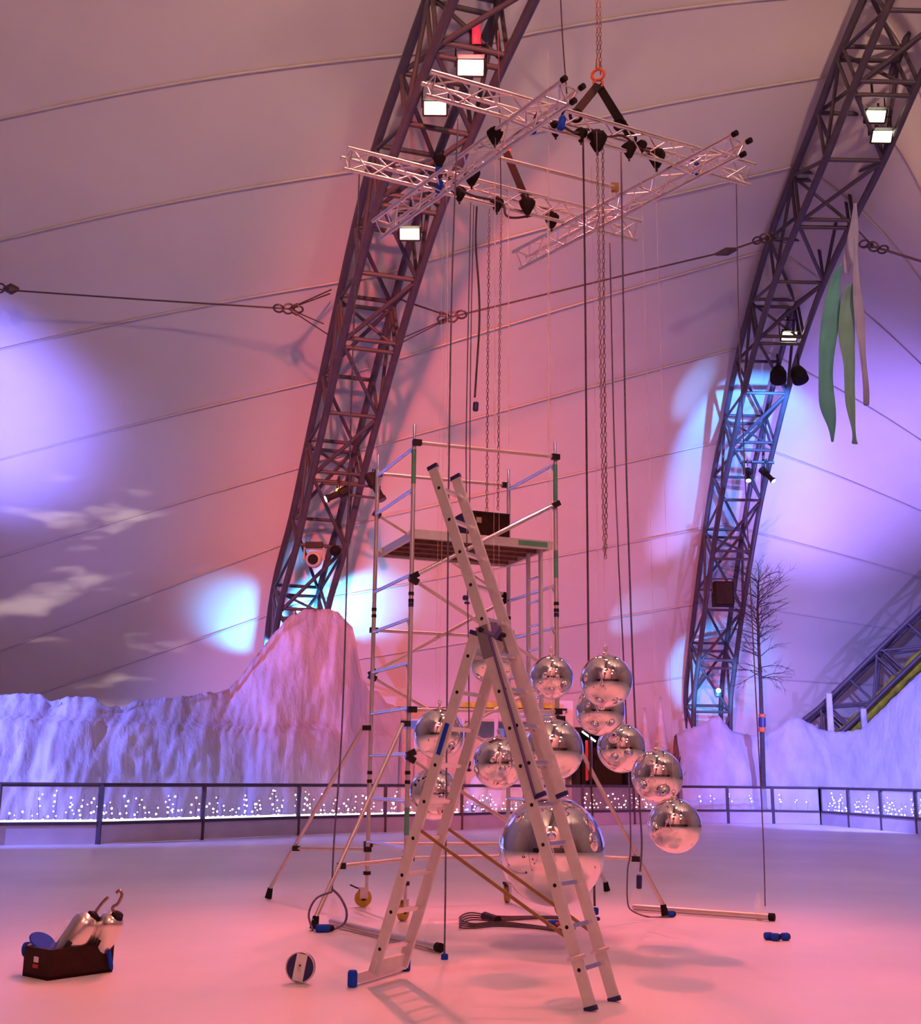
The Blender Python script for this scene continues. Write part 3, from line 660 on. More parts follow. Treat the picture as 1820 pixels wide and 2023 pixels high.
# platform
ZP = tz('NL', 1052); C0 = T0 + V((0, 0, ZP))
pf = MB().box(C0 + TE * TL / 2 + TN * TW / 2 + V((0, 0, .02)), TE * (TL / 2 - .06), TN * (TW / 2 - .08), V((0, 0, .012))).build('platform', 'deck', tower)
for k in range(5):
    MB().bar(C0 + TE * .06 + TN * (.14 + k * (TW - .28) / 4), C0 + TE * (TL - .06) + TN * (.14 + k * (TW - .28) / 4), (0, 0, 1), .03, .016).build('deck_joist', 'deck', pf)
for s in (.05, TW - .05): MB().bar(C0 + TE * .02 + TN * s, C0 + TE * (TL - .02) + TN * s, (0, 0, 1), .05, .022).build('edge_beam', 'aluside', pf)
for s in (.05, TL - .05): MB().bar(C0 + TE * s + TN * .05, C0 + TE * s + TN * (TW - .05), (0, 0, 1), .045, .02).build('end_beam', 'aluside', pf)
for i, j in ((0, .15), (0, TW - .15), (TL, .15), (TL, TW - .15)): MB().bar(C0 + TE * (i + (.06 if i == 0 else -.06)) + TN * j, C0 + TE * i + TN * j + V((0, 0, .03)), (0, 0, 1), .03, .02).build('platform_hook', 'aluside', pf)
MB().bar(C0 + TE * (TL - .48) + TN * .026, C0 + TE * (TL - .10) + TN * .026, (0, 0, 1), .03, .003).build('green_label', 'green', pf)
# access ladder inside the right frame
for u in (.22, .58):
    q = PO['NR'] + TN * u - TE * .10; MB().bar(V((q.x, q.y, .9)), V((q.x, q.y, ZP - .02)), TN, .03, .016).build('access_stile', 'aluside', tower)
for k in range(12):
    z = ZP - .35 - k * .29
    if z > .9: bar('access_rung', V((*(PO['NR'] + TN * .22 - TE * .10).xy, z)), V((*(PO['NR'] + TN * .58 - TE * .10).xy, z)), .015, 'alu', tower, 6)
# castors
for k, dx in (('NL', V((-.05, -.1, 0))), ('NR', V((.05, -.08, 0))), ('FL', V((-.08, -.03, 0))), ('FR', V((-.03, -.1, 0)))):
    b = PO[k]; f = dx.normalized(); s = V((-f.y, f.x, 0)); w = V((b.x, b.y, .10)) + f * .04
    MB().tube([V((b.x, b.y, .20)), V((b.x, b.y, .45))], .019, 8).build('jack_screw', 'galv', tower)
    MB().tube([V((b.x, b.y, .36)), V((b.x, b.y, .40))], .045, 8).build('jack_nut', 'dark', tower)
    c = MB(); c.lathe(w, s, [(.10, -.022), (.10, .022)], 20); c = c.build('castor_wheel', 'yellow', tower, False)
    MB().lathe(w, s, [(.03, -.032), (.03, .032)], 10).build('hub', 'dark', c)
    fk = MB()
    for q in (-1, 1): fk.box(w + s * (q * .034) + V((0, 0, .055)), f * .05, s * .005, V((0, 0, .06)))
    fk.box(w + V((0, 0, .115)), f * .055, s * .04, V((0, 0, .008))); fk.build('fork', 'galv', c)
    MB().bar(w + f * .07 + V((0, 0, .11)), w + f * .16 + V((0, 0, .15)), s, .022, .008).build('brake_lever', 'dark', c)
# outriggers
def outrigger(k, ytop, foot, topoff, ymid):
    a = tp(k, tz(k, ytop)) + topoff; ob = bar('outrigger', a, foot + V((0, 0, .09)), .024, 'galv', tower, 10)
    d = (foot - a).normalized()
    MB().tube([foot + V((0, 0, .09)) - d * .05, foot + V((0, 0, .012))], [.032, .045], 10).build('rubber_foot', 'black', tower)
    MB().box((a + tp(k, a.z)) / 2, (.055, 0, 0), (0, .04, 0), (0, 0, .03)).build('outrigger_clamp', 'dark', tower)
    m = a.lerp(foot, (a.z - ymid) / a.z); low = tp(k, ymid + .03)
    bar('outrigger_strut', m, low, .020, 'galv', tower, 8)
    for e in (m, low): MB().box(e, (.045, 0, 0), (0, .035, 0), (0, 0, .03)).build('strut_clamp', 'dark', tower)
outrigger('FL', 1438, on_z(530, 1776), V((-.10, .03, 0)), .62); outrigger('NL', 1430, on_z(620, 1838), V((-.06, -.06, 0)), .60)
outrigger('NR', 1420, on_z(1315, 1812), V((.07, -.03, 0)), .62); outrigger('FR', 1420, V((2.05, 16.6, 0)), V((.07, .05, 0)), .6)
# case on platform
bx = C0 + TE * (TL - .55) + TN * (TW - .42) + V((0, 0, .035))
t = thing('equipment_case', 'dark brown equipment case standing on scaffold platform', 'case', bx)
MB().box(bx + V((0, 0, .24)), TE * .30, TN * .18, V((0, 0, .24))).build('body', 'brownbox', t)
mb = MB(); mb.bar(bx + TE * -.30 - TN * .185 + V((0, 0, .48)), bx + TE * .30 - TN * .185 + V((0, 0, .48)), (0, 0, 1), .012, .008); mb.build('rim', 'dark', t)
MB().box(bx - TE * .12 - TN * .184 + V((0, 0, .38)), TE * .035, TN * .003, V((0, 0, .035))).build('sticker', 'cream', t)

# ------------------------------------------------------------------ combination ladder
LN = V((.5, .866, 0)).normalized(); LE = V((.866, -.5, 0)); F0 = V((.9, 8.23, 0))
def solve(px, py, off=0.0):                      # point in the vertical plane of the near stiles
    n = LN; r = ray(px, py); t = (F0 + n * off - EYEP).dot(n) / r.dot(n); return EYEP + r * t
ladder = thing('combination_ladder', 'aluminium combination ladder standing as an A-frame with top section raised', 'ladder', F0 - LE * .85)
def section(foot, top, ndir, width, first, nr, pitch=.28, plug=True, mcap='navy', capb=True, capt=True):
    a = (top - foot).normalized(); nrm = a.cross(ndir).normalized()
    for s in (0, 1):
        p = foot + ndir * (width * s); q = top + ndir * (width * s)
        MB().bar(p, q, ndir, .0125, .041).build('stile', 'aluside', ladder)
        if capb: MB().bar(p - a * .012, p + a * .02, ndir, .016, .045).build('end_cap', mcap, ladder)
        if capt: MB().bar(q - a * .02, q + a * .012, ndir, .016, .045).build('end_cap', mcap, ladder)
    for i in range(nr):
        p = foot + a * (first + i * pitch)
        MB().bar(p, p + ndir * width, a, .014, .014).build('rung', 'alu', ladder)
        if plug:
            MB().lathe(p - ndir * .0135, ndir, [(.014, 0), (.014, .003)], 8).build('rung_plug', 'black', ladder); MB().lathe(p + ndir * (width + .0115), ndir, [(.014, 0), (.014, .003)], 8).build('rung_plug', 'black', ladder)
    return a, nrm
rf, rt = solve(1168, 1996), solve(953, 1245); rf.z = max(rf.z, .012)
ar, nr_ = section(rf, rt, LN, .40, .25, 9)
eb, et = solve(1068, 1572), solve(855, 922)
ae, ne_ = section(eb, et, LN, .36, .24, 9)
lf, lt = solve(738, 1922), solve(940, 1250)
al, nl_ = section(lf, lt, LN, .40, .18, 9, capb=False)
MB().tube([rt - LN * .03, rt + LN * .45], .02, 10).build('hinge_pin', 'dark', ladder)
for s in (0, .40):
    MB().bar(rt + LN * s - ar * .22 - LE * .0, rt + LN * s + V((0, 0, .03)), LN, .018, .05).build('hinge_plate', 'alu', ladder)
MB().bar(rt + V((.05, -.03, -.05)), rt + V((.10, 0, .03)), LN, .03, .05).build('hinge_bracket', 'violet', ladder)
bar('guide_strap', rt + LE * .07 - LN * .02 + V((0, 0, -.05)), eb + LE * -.03 - LN * .03, .010, 'violet', ladder, 6)
st0, st1 = on_z(696, 1950), on_z(802, 1918); c_ = (st0 + st1) / 2
MB().bar(st0 + V((0, 0, .055)), st1 + V((0, 0, .055)), (0, 0, 1), .035, .022).build('stabiliser_bar', 'aluside', ladder)
for e in (st0, st1): MB().lathe(V((e.x, e.y, 0)), (0, 0, 1), [(.030, 0), (.036, .01), (.036, .10), (.028, .115)], 12).build('stabiliser_foot', 'blue', ladder)
for w in (0, .40):
    mb = MB().bar(lf + LN * w + al * 1.10, rf + LN * w + ar * .44, (0, 0, 1), .012, .004); mb.build('spreader_strap', 'gold', ladder)
MB().bar(lf + LN * .2 + al * .0, lf + LN * .2 + al * .10, LN, .22, .012).build('foot_bracket', 'aluside', ladder)
for s in (0, .40): MB().ring(rf + LN * s + ar * .33, ar, .055, .014, 14, 6).build('guide_ring', 'galv', ladder)
MB().bar(lf + al * 1.66 - LN * .016, lf + al * 1.90 - LN * .016, LE, .018, .002).build('blue_sticker', 'blue', ladder)

# ------------------------------------------------------------------ things on the ice
# poles with clear cups
def pole(label, a, b, capm):
    a, b = a + V((0, 0, .045)), b + V((0, 0, .045)); t = thing('lift_pole', label, 'pole', (a + b) / 2); d = (b - a).normalized()
    bar('tube', a, b, .035, 'galv', t, 12); MB().tube([b - d * .01, b + d * .05], .042, 12).build('end_cap', 'black', t)
    for e in (a + d * .03, b - d * .12): MB().lathe(e + V((0, 0, .03)), (0, 0, 1), [(.06, 0), (.07, .06), (.03, .16), (.02, .20)], 12).build('clear_cup', 'clear', t)
    MB().tube([b - d * .12 + V((0, 0, -.045)), b - d * .12 + V((0, 0, -.03))], .03).build('foot', 'galv', t)
    return t
pole('grey pole lying on ice behind the left ladder leg', on_z(655, 1830), on_z(865, 1882), 'black')
pole('brownish pole lying on ice right of giant ball', on_z(1252, 1800), on_z(1522, 1820), 'black')
def plug(label, x, y, dirv, L=.14, r=.035, two=False):
    p = on_z(x, y) + V((0, 0, r)); d = V(dirv).normalized(); t = thing('cable_plug', label, 'plug', p)
    MB().lathe(p, d, [(r * .8, -L / 2), (r, -L / 2 + .01), (r, L * .25), (r * .85, L * .27)], 12).build('body', 'blue', t)
    MB().lathe(p, d, [(r * .85, L * .27), (r * .8, L * .4), (r * .4, L * .5)], 12).build('collar', 'black', t)
    return t
plug('blue plug lying by the left outrigger foot', 642, 1842, (1, .15, 0), .18, .038)
plug('blue plug at end of cable under right outrigger foot', 1327, 1812, (1, .2, 0), .10, .035)
plug('leftmost of three blue plugs on ice at right', 1520, 1857, (1, .1, 0), .09, .036); plug('middle of three blue plugs on ice at right', 1534, 1859, (1, -.3, 0), .09, .036); plug('rightmost of three blue plugs on ice at right', 1553, 1858, (1, .3, 0), .09, .036)
plug('dark blue plug in the coiled cable behind the ladder', 1094, 1832, (.8, .5, 0), .15, .036)
# coiled cable bundle
def g_(x, y, z=.015): return on_z(x, y) + V((0, 0, z))
t = thing('coiled_cable', 'flat bundle of brown cable coiled on ice behind ladder', 'cable', g_(1000, 1825))
for k in range(4):
    o_ = k * 3.0
    P = [g_(1135, 1815 + o_ * .4), g_(1070, 1813 + o_ * .5), g_(985, 1813 + o_), g_(930, 1806 + o_ * 1.6), g_(908, 1817 + o_ * 1.9), g_(935, 1828 + o_), g_(985, 1824 + o_), g_(1060, 1832 + o_ * .6), g_(1110, 1840 + o_ * .4)]
    MB().tube(catmull(P, 6), .0085, 5).build('cable_turn', 'rope', t, True)
MB().tube([g_(958, 1816, .03), g_(984, 1824, .03)], [.05, .045], 8).build('tie_wrap', 'brownbox', t)
MB().tube(catmull([g_(1095, 1832, .03), g_(1120, 1836, .05), g_(1135, 1842, .04), g_(1115, 1848, .03)], 5), .018, 6).build('orange_strap', 'orange', t, True)
# standing reel
rp = on_z(592, 1943); c = rp + V((0, 0, .112)); ax = V((-.12, -1, .06)).normalized()
t = thing('cable_reel', 'round dark blue reel with white panel standing on ice', 'reel', rp)
MB().lathe(c, ax, [(.100, -.03), (.110, -.028), (.110, .0), (.104, .006)], 32).build('disc', 'navy', t)
MB().ring(c + ax * .004, ax, .106, .006, 32, 6).build('rim', 'galv', t)
s_ = ax.cross(V((0, 0, 1))).normalized(); u_ = s_.cross(ax); u_ = (u_ - s_ * .16).normalized(); s_ = u_.cross(ax).normalized()
wp = MB().box(c + ax * .010, s_ * .040, u_ * .095, ax * .006).build('white_panel', 'white', t)
MB().box(c + ax * .020 - u_ * .01, s_ * .012, u_ * .014, ax * .010).build('clip', 'galv', wp); MB().lathe(c + ax * .02 + u_ * .016, ax, [(.008, 0), (.006, .012)], 8).build('knob', 'dark', wp)
# crate with hoists
q0, q1, q2 = on_z(94, 1938), on_z(34, 1929), on_z(222, 1920)
ex = (q2 - q0); ey = (q1 - q0); ey = (ey - ex.normalized() * ey.dot(ex.normalized()));
HX, HY = ex.length / 2, max(.15, ey.length / 2); ex.normalize(); ey.normalize(); cc = q0 + ex * HX + ey * HY; HH = .215
t = thing('crate', 'dark brown open crate holding hoists, on ice at left', 'crate', cc)
MB().box(cc + V((0, 0, .012)), ex * HX, ey * HY, V((0, 0, .012))).build('base', 'brownbox', t)
for s in (-1, 1):
    MB().box(cc + ey * (s * (HY - .012)) + V((0, 0, HH / 2)), ex * HX, ey * .012, V((0, 0, HH / 2))).build('side_wall', 'brownbox', t)
    w_ = MB().box(cc + ex * (s * (HX - .012)) + V((0, 0, HH / 2)), ex * .012, ey * (HY - .026), V((0, 0, HH / 2))).build('end_wall', 'brownbox', t)
e_ = cc - ex * HX
MB().box(e_ - ex * .002 + V((0, 0, HH * .62)), ex * .002, ey * .03, V((0, 0, .02))).build('white_sticker', 'white', t)
MB().box(e_ - ex * .003 + V((0, 0, HH * .4)), ex * .003, ey * .035, V((0, 0, .013))).build('red_sticker', 'red', t)
fpos = q0 + ex * (HX * 2 - .045) - ey * .02
o = MB().lathe(fpos + V((0, 0, .10)), (.25, 0, -1), [(.012, -.06), (.018, -.055), (.018, .05), (.012, .08)], 10).build('cable_plug', 'blue'); tag(o, 'blue plug hanging over right end of the crate', 'plug')
def hoist(label, base, tip, r, hook):
    base, tip = V(base), V(tip); a = (tip - base).normalized(); L = (tip - base).length
    t = thing('chain_hoist', label, 'hoist', base)
    MB().lathe(base, a, [(r * .8, 0), (r, .02), (r, L - r * .8), (r * .93, L - r * .5), (r * .75, L - r * .22), (r * .45, L - r * .06), (r * .2, L)], 22).build('motor_body', 'silver', t, True)
    MB().lathe(base + a * (L - .012) + V((.02, 0, 0)), a, [(r * .55, -.03), (r * .45, .015), (r * .15, .03)], 12).build('black_cap', 'black', t)
    MB().tube(catmull([base + a * (L - r * .3) + V((.03, .0, 0))] + [V(h) for h in hook], 5), .012, 6).build('hook', 'chain', t, True)
    s = a.cross(V((0, 1, 0))).normalized(); MB().box(base + a * L * .45 - V((0, r, 0)), s * .02, a * .03, V((0, .004, 0))).build('plate', 'dark', t)
dC = 9.55
def cp(x, y, d=dC): return at_y(x, y, d)
cy = cc.y
hoist('left silver chain hoist leaning in the crate', V((*(cc - ex * .10).xy, .06)), at_y(181, 1806, cy), .106, [at_y(190, 1800, cy), at_y(203, 1783, cy), at_y(214, 1772, cy)])
hoist('right silver chain hoist leaning in the crate', V((*(cc + ex * .19).xy, .06)), at_y(228, 1806, cy + .02), .100, [at_y(222, 1794, cy), at_y(233, 1785, cy), at_y(241, 1768, cy), at_y(236, 1759, cy), at_y(230, 1764, cy)])
o = MB().tube([at_y(105, 1888, cy - .05), at_y(142, 1822, cy - .02)], [.055, .05], 14).build('clear_tube', 'clear', None, True); tag(o, 'pale clear tube sticking out of crate beside left hoist', 'tube')
dd = at_y(84, 1860, cy); o = MB().lathe(dd, (.5, -.30, .82), [(.10, -.008), (.108, 0), (.10, .008)], 28).build('blue_disc', 'blue'); tag(o, 'round blue disc propped tilted in the crate', 'disc')
t = thing('cable_spool', 'short blue and white spool at left in the crate', 'spool', at_y(56, 1876, cy)); MB().lathe(at_y(50, 1876, cy), (1, -.2, .1), [(.055, 0), (.055, .03)], 16).build('flange', 'blue', t); MB().lathe(at_y(57, 1876, cy), (1, -.2, .1), [(.045, 0), (.045, .08)], 16).build('core', 'white', t)
o = MB().sphere(at_y(74, 1886, cy - .08), .05, 10, 6).build('black_weight', 'black', None, True); tag(o, 'dark lump between blue disc and spool in crate', 'weight')

# ------------------------------------------------------------------ rink barrier, string lights
HB = 1.25
left = [V((-17.0, 24.3, 0)), V((-14.3, 24.5, 0)), V((-12.0, 24.9, 0)), on_z(-12, 1671), on_z(193, 1668), on_z(398, 1659), on_z(588, 1650), on_z(760, 1644), on_z(912, 1639), V((2.1, 37.6, 0)), V((4.1, 39.3, 0)), V((6.0, 40.8, 0)), V((7.7, 41.9, 0)), V((9.55, 42.4, 0)), V((11.2, 42.6, 0)), V((12.78, 42.2, 0))]
right = [V((12.78, 42.2, 0)), V((13.05, 40.0, 0)), V((13.35, 37.8, 0)), V((13.65, 35.7, 0)), V((13.9, 33.6, 0)), V((14.1, 31.5, 0)), V((14.3, 29.4, 0)), V((14.4, 27.2, 0)), V((14.5, 25.0, 0)), V((14.5, 22.6, 0)), V((14.5, 20.2, 0)), V((14.5, 17.8, 0)), V((14.5, 15.4, 0))]
def barrier(label, P):
    t = thing('rink_barrier', label, 'barrier', P[0])
    MB().tube([p + V((0, 0, HB)) for p in P], .045, 8).build('top_rail', 'rail', t)
    for i, p in enumerate(P):
        MB().box(p + V((0, 0, HB / 2)), (.05, 0, 0), (0, .05, 0), (0, 0, HB / 2)).build('post', 'rail', t)
        if i == len(P) - 1: break
        q = P[i + 1]; d = (q - p); s = V((-d.y, d.x, 0)).normalized()
        MB().bar(p + V((0, 0, .21)), q + V((0, 0, .21)), (0, 0, 1), .20, .025).build('kickboard', 'kick', t)
        MB().bar(p + V((0, 0, .44)), q + V((0, 0, .44)), (0, 0, 1), .035, .045).build('mid_rail', 'rail', t)
        MB().bar(p + V((0, 0, .85)), q + V((0, 0, .85)), (0, 0, 1), .37, .008).build('acrylic_pane', 'acrylic', t)
def lights(label, P, dens, seed, lo=.50, hi=1.15, strip=False):
    rnd = random.Random(seed); t = thing('string_lights', label, 'fairy lights', P[0] + V((0, .4, 0))); mb = MB(); wr = MB()
    for p, q in zip(P, P[1:]):
        d = q - p; s = V((-d.y, d.x, 0)).normalized(); s = s if s.dot(p) > 0 else -s; L = d.length
        x = rnd.uniform(.1, .3)
        while x < L - .05:
            a = p + d * (x / L) + s * rnd.uniform(.25, .5); h = lo + (hi - lo) * rnd.random() ** .9; n = 0
            wr.tube([a + V((0, 0, .4)), a + V((rnd.uniform(-.1, .1), 0, h))], .008, 3)
            z = lo
            while z < h:
                mb.sphere(a + V((rnd.uniform(-.07, .07), 0, z)), rnd.choice((.014, .018, .024)), 6, 4); z += rnd.uniform(.07, .18)
            x += rnd.uniform(.5, 1.5) / dens
    o = mb.build('bulbs', 'bulb', t); o['kind'] = 'stuff'; wr.build('lead', 'rail', t)
    if strip:
        pts = []
        for p, q in zip(P, P[1:]):
            d = q - p; s = V((-d.y, d.x, 0)).normalized(); s = s if s.dot(p) > 0 else -s; pts.append(p + s * .15 + V((0, 0, .49)))
            pts.append(q + s * .15 + V((0, 0, .49)))
        MB().tube(pts, .022, 6).build('light_strip', 'strip', t)
barrier('clear panelled rink barrier curving from left to the far side', left); barrier('clear panelled rink barrier along the right side', right)
lights('white fairy lights behind the left barrier panels', left[:9], 6.5, 1, strip=True)
lights('white fairy lights behind the far middle barrier panels', left[8:13], 6.0, 2, .55, 1.05)
lights('sparse fairy lights behind far barrier left of the corner', left[12:], 1.6, 3, .75, 1.05)
lights('white fairy lights behind the right barrier panels', right[:7], 6.0, 4)

# ------------------------------------------------------------------ snow scenery
def mound(label, sil, dtab, x0, x1, step, seed, ledge=False):
    mb = MB(); NV = 26; cols_ = 0; xs = []
    x = x0
    while x <= x1: xs.append(x); x += step
    for x in xs:
        d = lerp_tab(dtab, x); y = lerp_tab(sil, x); y += 3.0 * noise.noise(V((x * .09, seed, 0))) + 2.0 * noise.noise(V((x * .23, seed, 4)))
        p = at(x, y, d); H_ = p.z
        for k in range(NV + 1):
            v = k / NV; z = H_ * v; q = V((p.x, p.y, z))
            b = 1.1 * (1 - v ** 2.2)
            if ledge and z > 2.75: b -= .35 * min(1, (z - 2.75) / .12)
            b += .17 * noise.noise(V((p.x * .9, z * .35, seed))) + .13 * noise.noise(V((p.x * 2.3, z * 1.1, seed + 3))) + .09 * noise.noise(V((p.x * 5.5, z * 3, seed + 9)))
            q.y -= b * (1 if k < NV else .3); mb.v.append(q)
        for k, (dy, f) in enumerate(((.45, .97), (.9, .75), (1.2, .4), (1.3, 0))): mb.v.append(V((p.x, p.y + dy, H_ * f)))
    R_ = NV + 5
    for i in range(len(xs) - 1):
        for k in range(R_ - 1): mb.f.append((i * R_ + k, (i + 1) * R_ + k, (i + 1) * R_ + k + 1, i * R_ + k + 1))
    o = mb.build('snow_scenery', 'snow', None, True); return tag(o, label, 'scenery')
SIL1 = [(-420, 1350), (-200, 1362), (0, 1372), (45, 1369), (80, 1371), (95, 1386), (130, 1376), (175, 1376), (192, 1381), (206, 1395), (245, 1396), (262, 1385), (300, 1381), (370, 1375), (410, 1366), (430, 1371), (450, 1360), (470, 1340), (500, 1300), (540, 1250), (572, 1216), (600, 1203), (650, 1202), (668, 1208), (682, 1224), (698, 1240), (706, 1290), (716, 1340), (728, 1362), (746, 1365), (764, 1388), (790, 1398)]
mound('white draped fabric snow range rising to a peak behind the left barrier', SIL1, [(-420, 27.2), (0, 28.6), (200, 29.8), (400, 32.0), (600, 34.6), (800, 37.0)], -420, 792, 4, 2.0, True)
SIL2 = [(1318, 1462), (1345, 1446), (1380, 1434), (1405, 1420), (1420, 1412), (1432, 1428), (1445, 1444), (1480, 1452), (1510, 1453), (1535, 1440), (1560, 1420), (1575, 1416), (1592, 1424), (1625, 1442), (1660, 1446), (1700, 1442), (1716, 1428), (1740, 1405), (1780, 1365), (1820, 1328), (2000, 1180), (2300, 1080)]
mound('white fabric snow bank behind the far right barrier corner', SIL2, [(1318, 44.0), (1500, 44.4), (1640, 44.6), (1720, 43.8), (1820, 42.0), (2300, 39.5)], 1336, 2300, 5, 7.0)
# frosted cone trees
for x, y, yb, w, d, lb in ((1274, 1408, 1500, 22, 43.2, 'smaller frosted white cone tree left of the pointed one'), (1305, 1388, 1505, 24, 44.3, 'taller pointed frosted white cone tree before snow bank')):
    a = at(x, y, d); b = at(x, yb, d); ww = w * d / FPX; H_ = a.z
    t = thing('cone_tree', lb, 'artificial tree', V((a.x, a.y, 0)))
    pr = []
    for k in range(9): pr += [(ww * (1.25 - k / 8 * 1.2) + .02, H_ * (k / 8.4)), (ww * (1.05 - k / 8 * 1.0) + .02, H_ * ((k + .8) / 8.4))]
    pr.append((.01, H_)); MB().lathe(V((a.x, a.y, 0)), (0, 0, 1), pr, 14).build('tiers', 'cone', t, True)
    MB().tube([V((a.x, a.y, 0)), V((a.x, a.y, .3))], .08).build('trunk', 'bark', t)
# dry shrubs at the edge of the bank
def shrub(label, base, h, w, seed, nb=26, m='bark'):
    rnd = random.Random(seed); mb = MB()
    for k in range(nb):
        a = rnd.uniform(0, 6.28); e = base + V((math.cos(a) * w * rnd.random(), math.sin(a) * w * rnd.random(), h * rnd.uniform(.5, 1))); m_ = base.lerp(e, .5) + V((rnd.uniform(-.1, .1), 0, .08))
        mb.tube([base, m_, e], [.03, .018, .006], 4)
        for j in range(3):
            f = m_.lerp(e, rnd.random()); mb.tube([f, f + V((rnd.uniform(-.3, .3), rnd.uniform(-.2, .2), rnd.uniform(.05, .3)))], [.01, .004], 3)
    o = mb.build('dry_shrub', m); return tag(o, label, 'shrub')
b = at(1332, 1500, 43.0); b.z = 1.0; shrub('dry dark shrub between cone tree and snow bank', V((b.x, b.y, .0)), 2.6, .55, 5, 40)
# bare tree
tb0 = on_z(1508, 1626); d_t = 43.4
base = V((at_y(1508, 1545, 43.0).x, 43.0, 0.0)); rnd = random.Random(11)
t = thing('bare_tree', 'slender bare tree with orange and blue bands behind the barrier', 'tree', base)
tr = [base] + [at_y(x, y, 43.0) for x, y in ((1508, 1545), (1506, 1445), (1503, 1350), (1499, 1270), (1497, 1200), (1500, 1130))]
MB().tube(tr, [.12, .10, .085, .07, .055, .04, .015], 8).build('trunk', 'bark', t, True)
tw = MB()
def twig(p, d, L, r, lev):
    q = p + d * L; m_ = p.lerp(q, .5) + V((rnd.uniform(-.05, .05), rnd.uniform(-.05, .05), .04)) * L; tw.tube([p, m_, q], [r, r * .7, r * .35], 4 if lev < 2 else 3)
    if lev < 3:
        for k in range(4 if lev < 2 else 3):
            s = rnd.uniform(.35, 1); dd_ = (d + V((rnd.uniform(-.9, .9), rnd.uniform(-.9, .9), rnd.uniform(-.5, .5)))).normalized()
            twig(p.lerp(q, s), dd_, L * rnd.uniform(.4, .65), r * .5, lev + 1)
for k in range(64):
    s = rnd.uniform(0, 1) ** .8; i = 3 + s * 2.8; p = tr[int(i)].lerp(tr[int(i) + 1], i - int(i)); a = rnd.uniform(0, 6.28)
    twig(p, V((math.cos(a) * .85, math.sin(a) * .7, rnd.uniform(.1, .8) if s > .2 else rnd.uniform(-.5, .3))).normalized(), rnd.uniform(.6, 1.15), .018, 1)
o = tw.build('twigs', 'bark', t); o['kind'] = 'stuff'
for y0, y1_, m_ in ((1411, 1417, 'orange'), (1418, 1436, 'navy'), (1437, 1446, 'orange')): MB().tube([at_y(1506, y1_, 43.0), at_y(1506, y0, 43.0)], .13, 10).build('wrap_band', m_, t)
for x, y, yb, lb in ((1638, 1370, 1440, 'pale upright stake at foot of the slanting truss'), (1706, 1400, 1445, 'pale short stake right of the slanting truss foot')):
    a = at(x, y, 45.0); b_ = at(x + 6, yb + 40, 45.0); o = MB().tube([b_, a], [.14, .12], 7).build('pale_stake', 'cone'); tag(o, lb, 'stake')

# ------------------------------------------------------------------ stalls behind the barrier
YS = 39.0
def wx(x): return at_y(x, 1500, YS).x
def wz(y): return at_y(950, y, YS).z
t = thing('market_stall', 'low market stall with pink fascia and yellow strip behind barrier', 'stall', V((wx(945), YS + 1, 0)))
xa, xb = wx(782), wx(1112); xc = (xa + xb) / 2; hw = (xb - xa) / 2
MB().box((xc, YS + 1.9, wz(1420) / 2), (hw, 0, 0), (0, .05, 0), (0, 0, wz(1420) / 2)).build('back_wall', 'stallwhite', t)
for k in range(6): MB().box((xa + (xb - xa) * k / 5, YS, wz(1420) / 2), (.06, 0, 0), (0, .06, 0), (0, 0, wz(1420) / 2)).build('post', 'kick', t)
MB().box((xc, YS, (wz(1402) + wz(1421)) / 2), (hw + .1, 0, 0), (0, .05, 0), (0, 0, (wz(1402) - wz(1421)) / 2)).build('fascia', 'cream', t)
MB().box((xc, YS + .95, wz(1400)), (hw + .15, 0, 0), (0, 1.05, 0), (0, 0, .03)).build('roof', 'stallblack', t)
MB().box((wx(1005), YS - .02, wz(1393)), ((wx(1100) - wx(912)) / 2, 0, 0), (0, .04, 0), (0, 0, (wz(1387) - wz(1398)) / 2)).build('yellow_strip', 'yellowpad', t)
MB().box((wx(1080), YS - .08, wz(1414)), (.45, 0, 0), (0, .03, 0), (0, 0, .09)).build('green_sign', 'green', t)
MB().box((xc, YS + .1, .55), (hw, 0, 0), (0, .25, 0), (0, 0, .55)).build('counter', 'stallwhite', t)
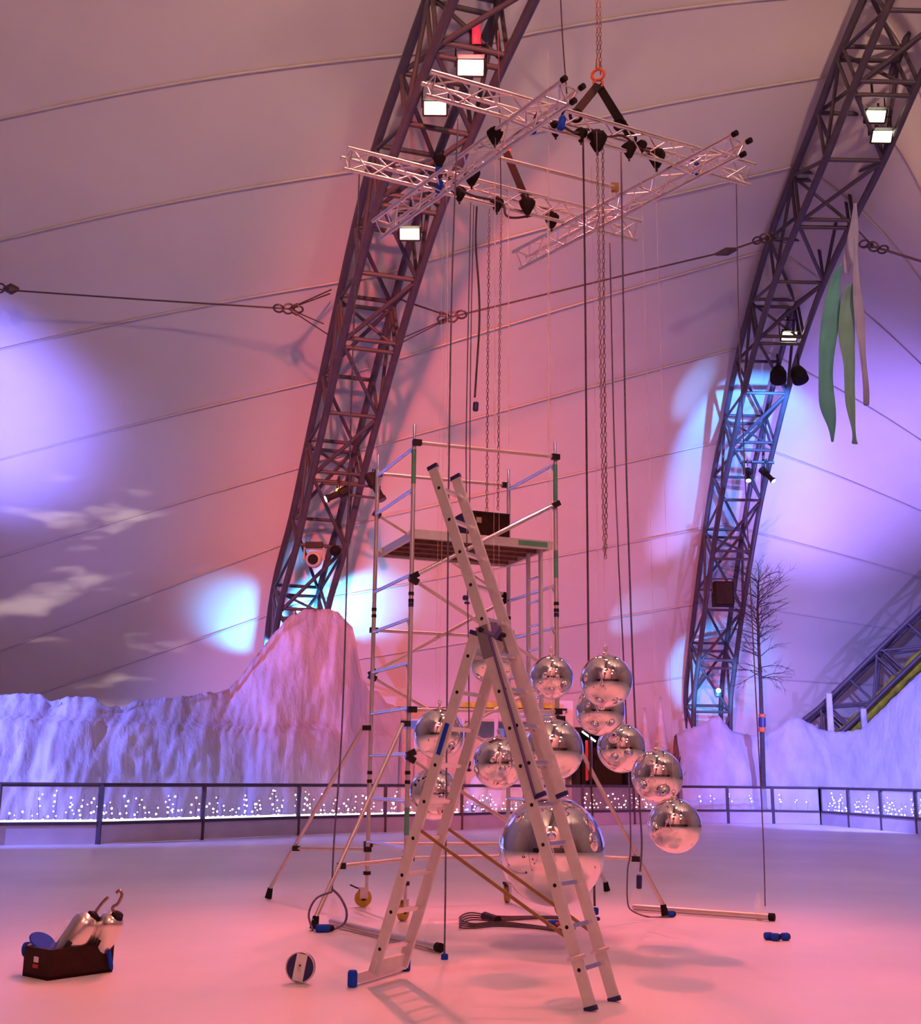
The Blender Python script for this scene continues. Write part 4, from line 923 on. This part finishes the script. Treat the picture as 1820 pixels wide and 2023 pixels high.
MB().box((wx(800), YS + .02, wz(1510)), (.28, 0, 0), (0, .04, 0), (0, 0, 1.1)).build('grey_shutter', 'kick', t)
MB().box((wx(1120), YS + .3, wz(1412)), (.24, 0, 0), (0, .08, 0), (0, 0, .5)).build('white_banner', 'stallwhite', t)
YS = 42.6
t = thing('dark_doorway', 'black entrance booth between stall and cone trees', 'booth', V((wx(1208), YS + 1, 0)))
x0_, x1_ = wx(1143), wx(1247); xm = (x0_ + x1_) / 2; hw2 = (x1_ - x0_) / 2; zt = wz(1438)
MB().box((xm, YS + 2.0, zt / 2), (hw2, 0, 0), (0, .05, 0), (0, 0, zt / 2)).build('back_wall', 'stallblack', t)
for s in (-1, 1): MB().box((xm + s * hw2, YS + 1, zt / 2), (.06, 0, 0), (0, 1.0, 0), (0, 0, zt / 2)).build('side_wall', 'stallblack', t)
MB().box((xm, YS + 1, zt), (hw2 + .1, 0, 0), (0, 1.05, 0), (0, 0, .06)).build('roof', 'stallblack', t)
MB().box((wx(1160), YS + .1, wz(1500)), (.05, 0, 0), (0, .03, 0), (0, 0, .7)).build('red_strip', 'red', t); MB().box((wx(1168), YS + .1, wz(1495)), (.07, 0, 0), (0, .03, 0), (0, 0, .75)).build('blue_strip', 'navy', t)
MB().box((xm, YS + .4, .5), (hw2 - .2, 0, 0), (0, .25, 0), (0, 0, .5)).build('counter', 'brownbox', t)
mb = MB()
for k in range(9): mb.sphere((wx(1152 + k * 3), YS - .05, wz(1444 + k * 2.2)), .035, 6, 4)
mb.build('bulbs', 'bulb', t)
p = V((at_y(945, 1550, 37.6).x, 37.6, 0)); t = thing('skating_aid', 'rounded pale blue skating aid behind barrier between ladder legs', 'skating aid', p)
MB().lathe(p, (0, 0, 1), [(.42, 0), (.48, .2), (.44, .6), (.28, .95), (.30, 1.15), (.22, 1.45), (.08, 1.55)], 16).build('body', 'stallwhite', t, True); MB().box(p + V((0, -.40, .55)), (.22, 0, 0), (0, .03, 0), (0, 0, .10)).build('dark_panel', 'navy', t)
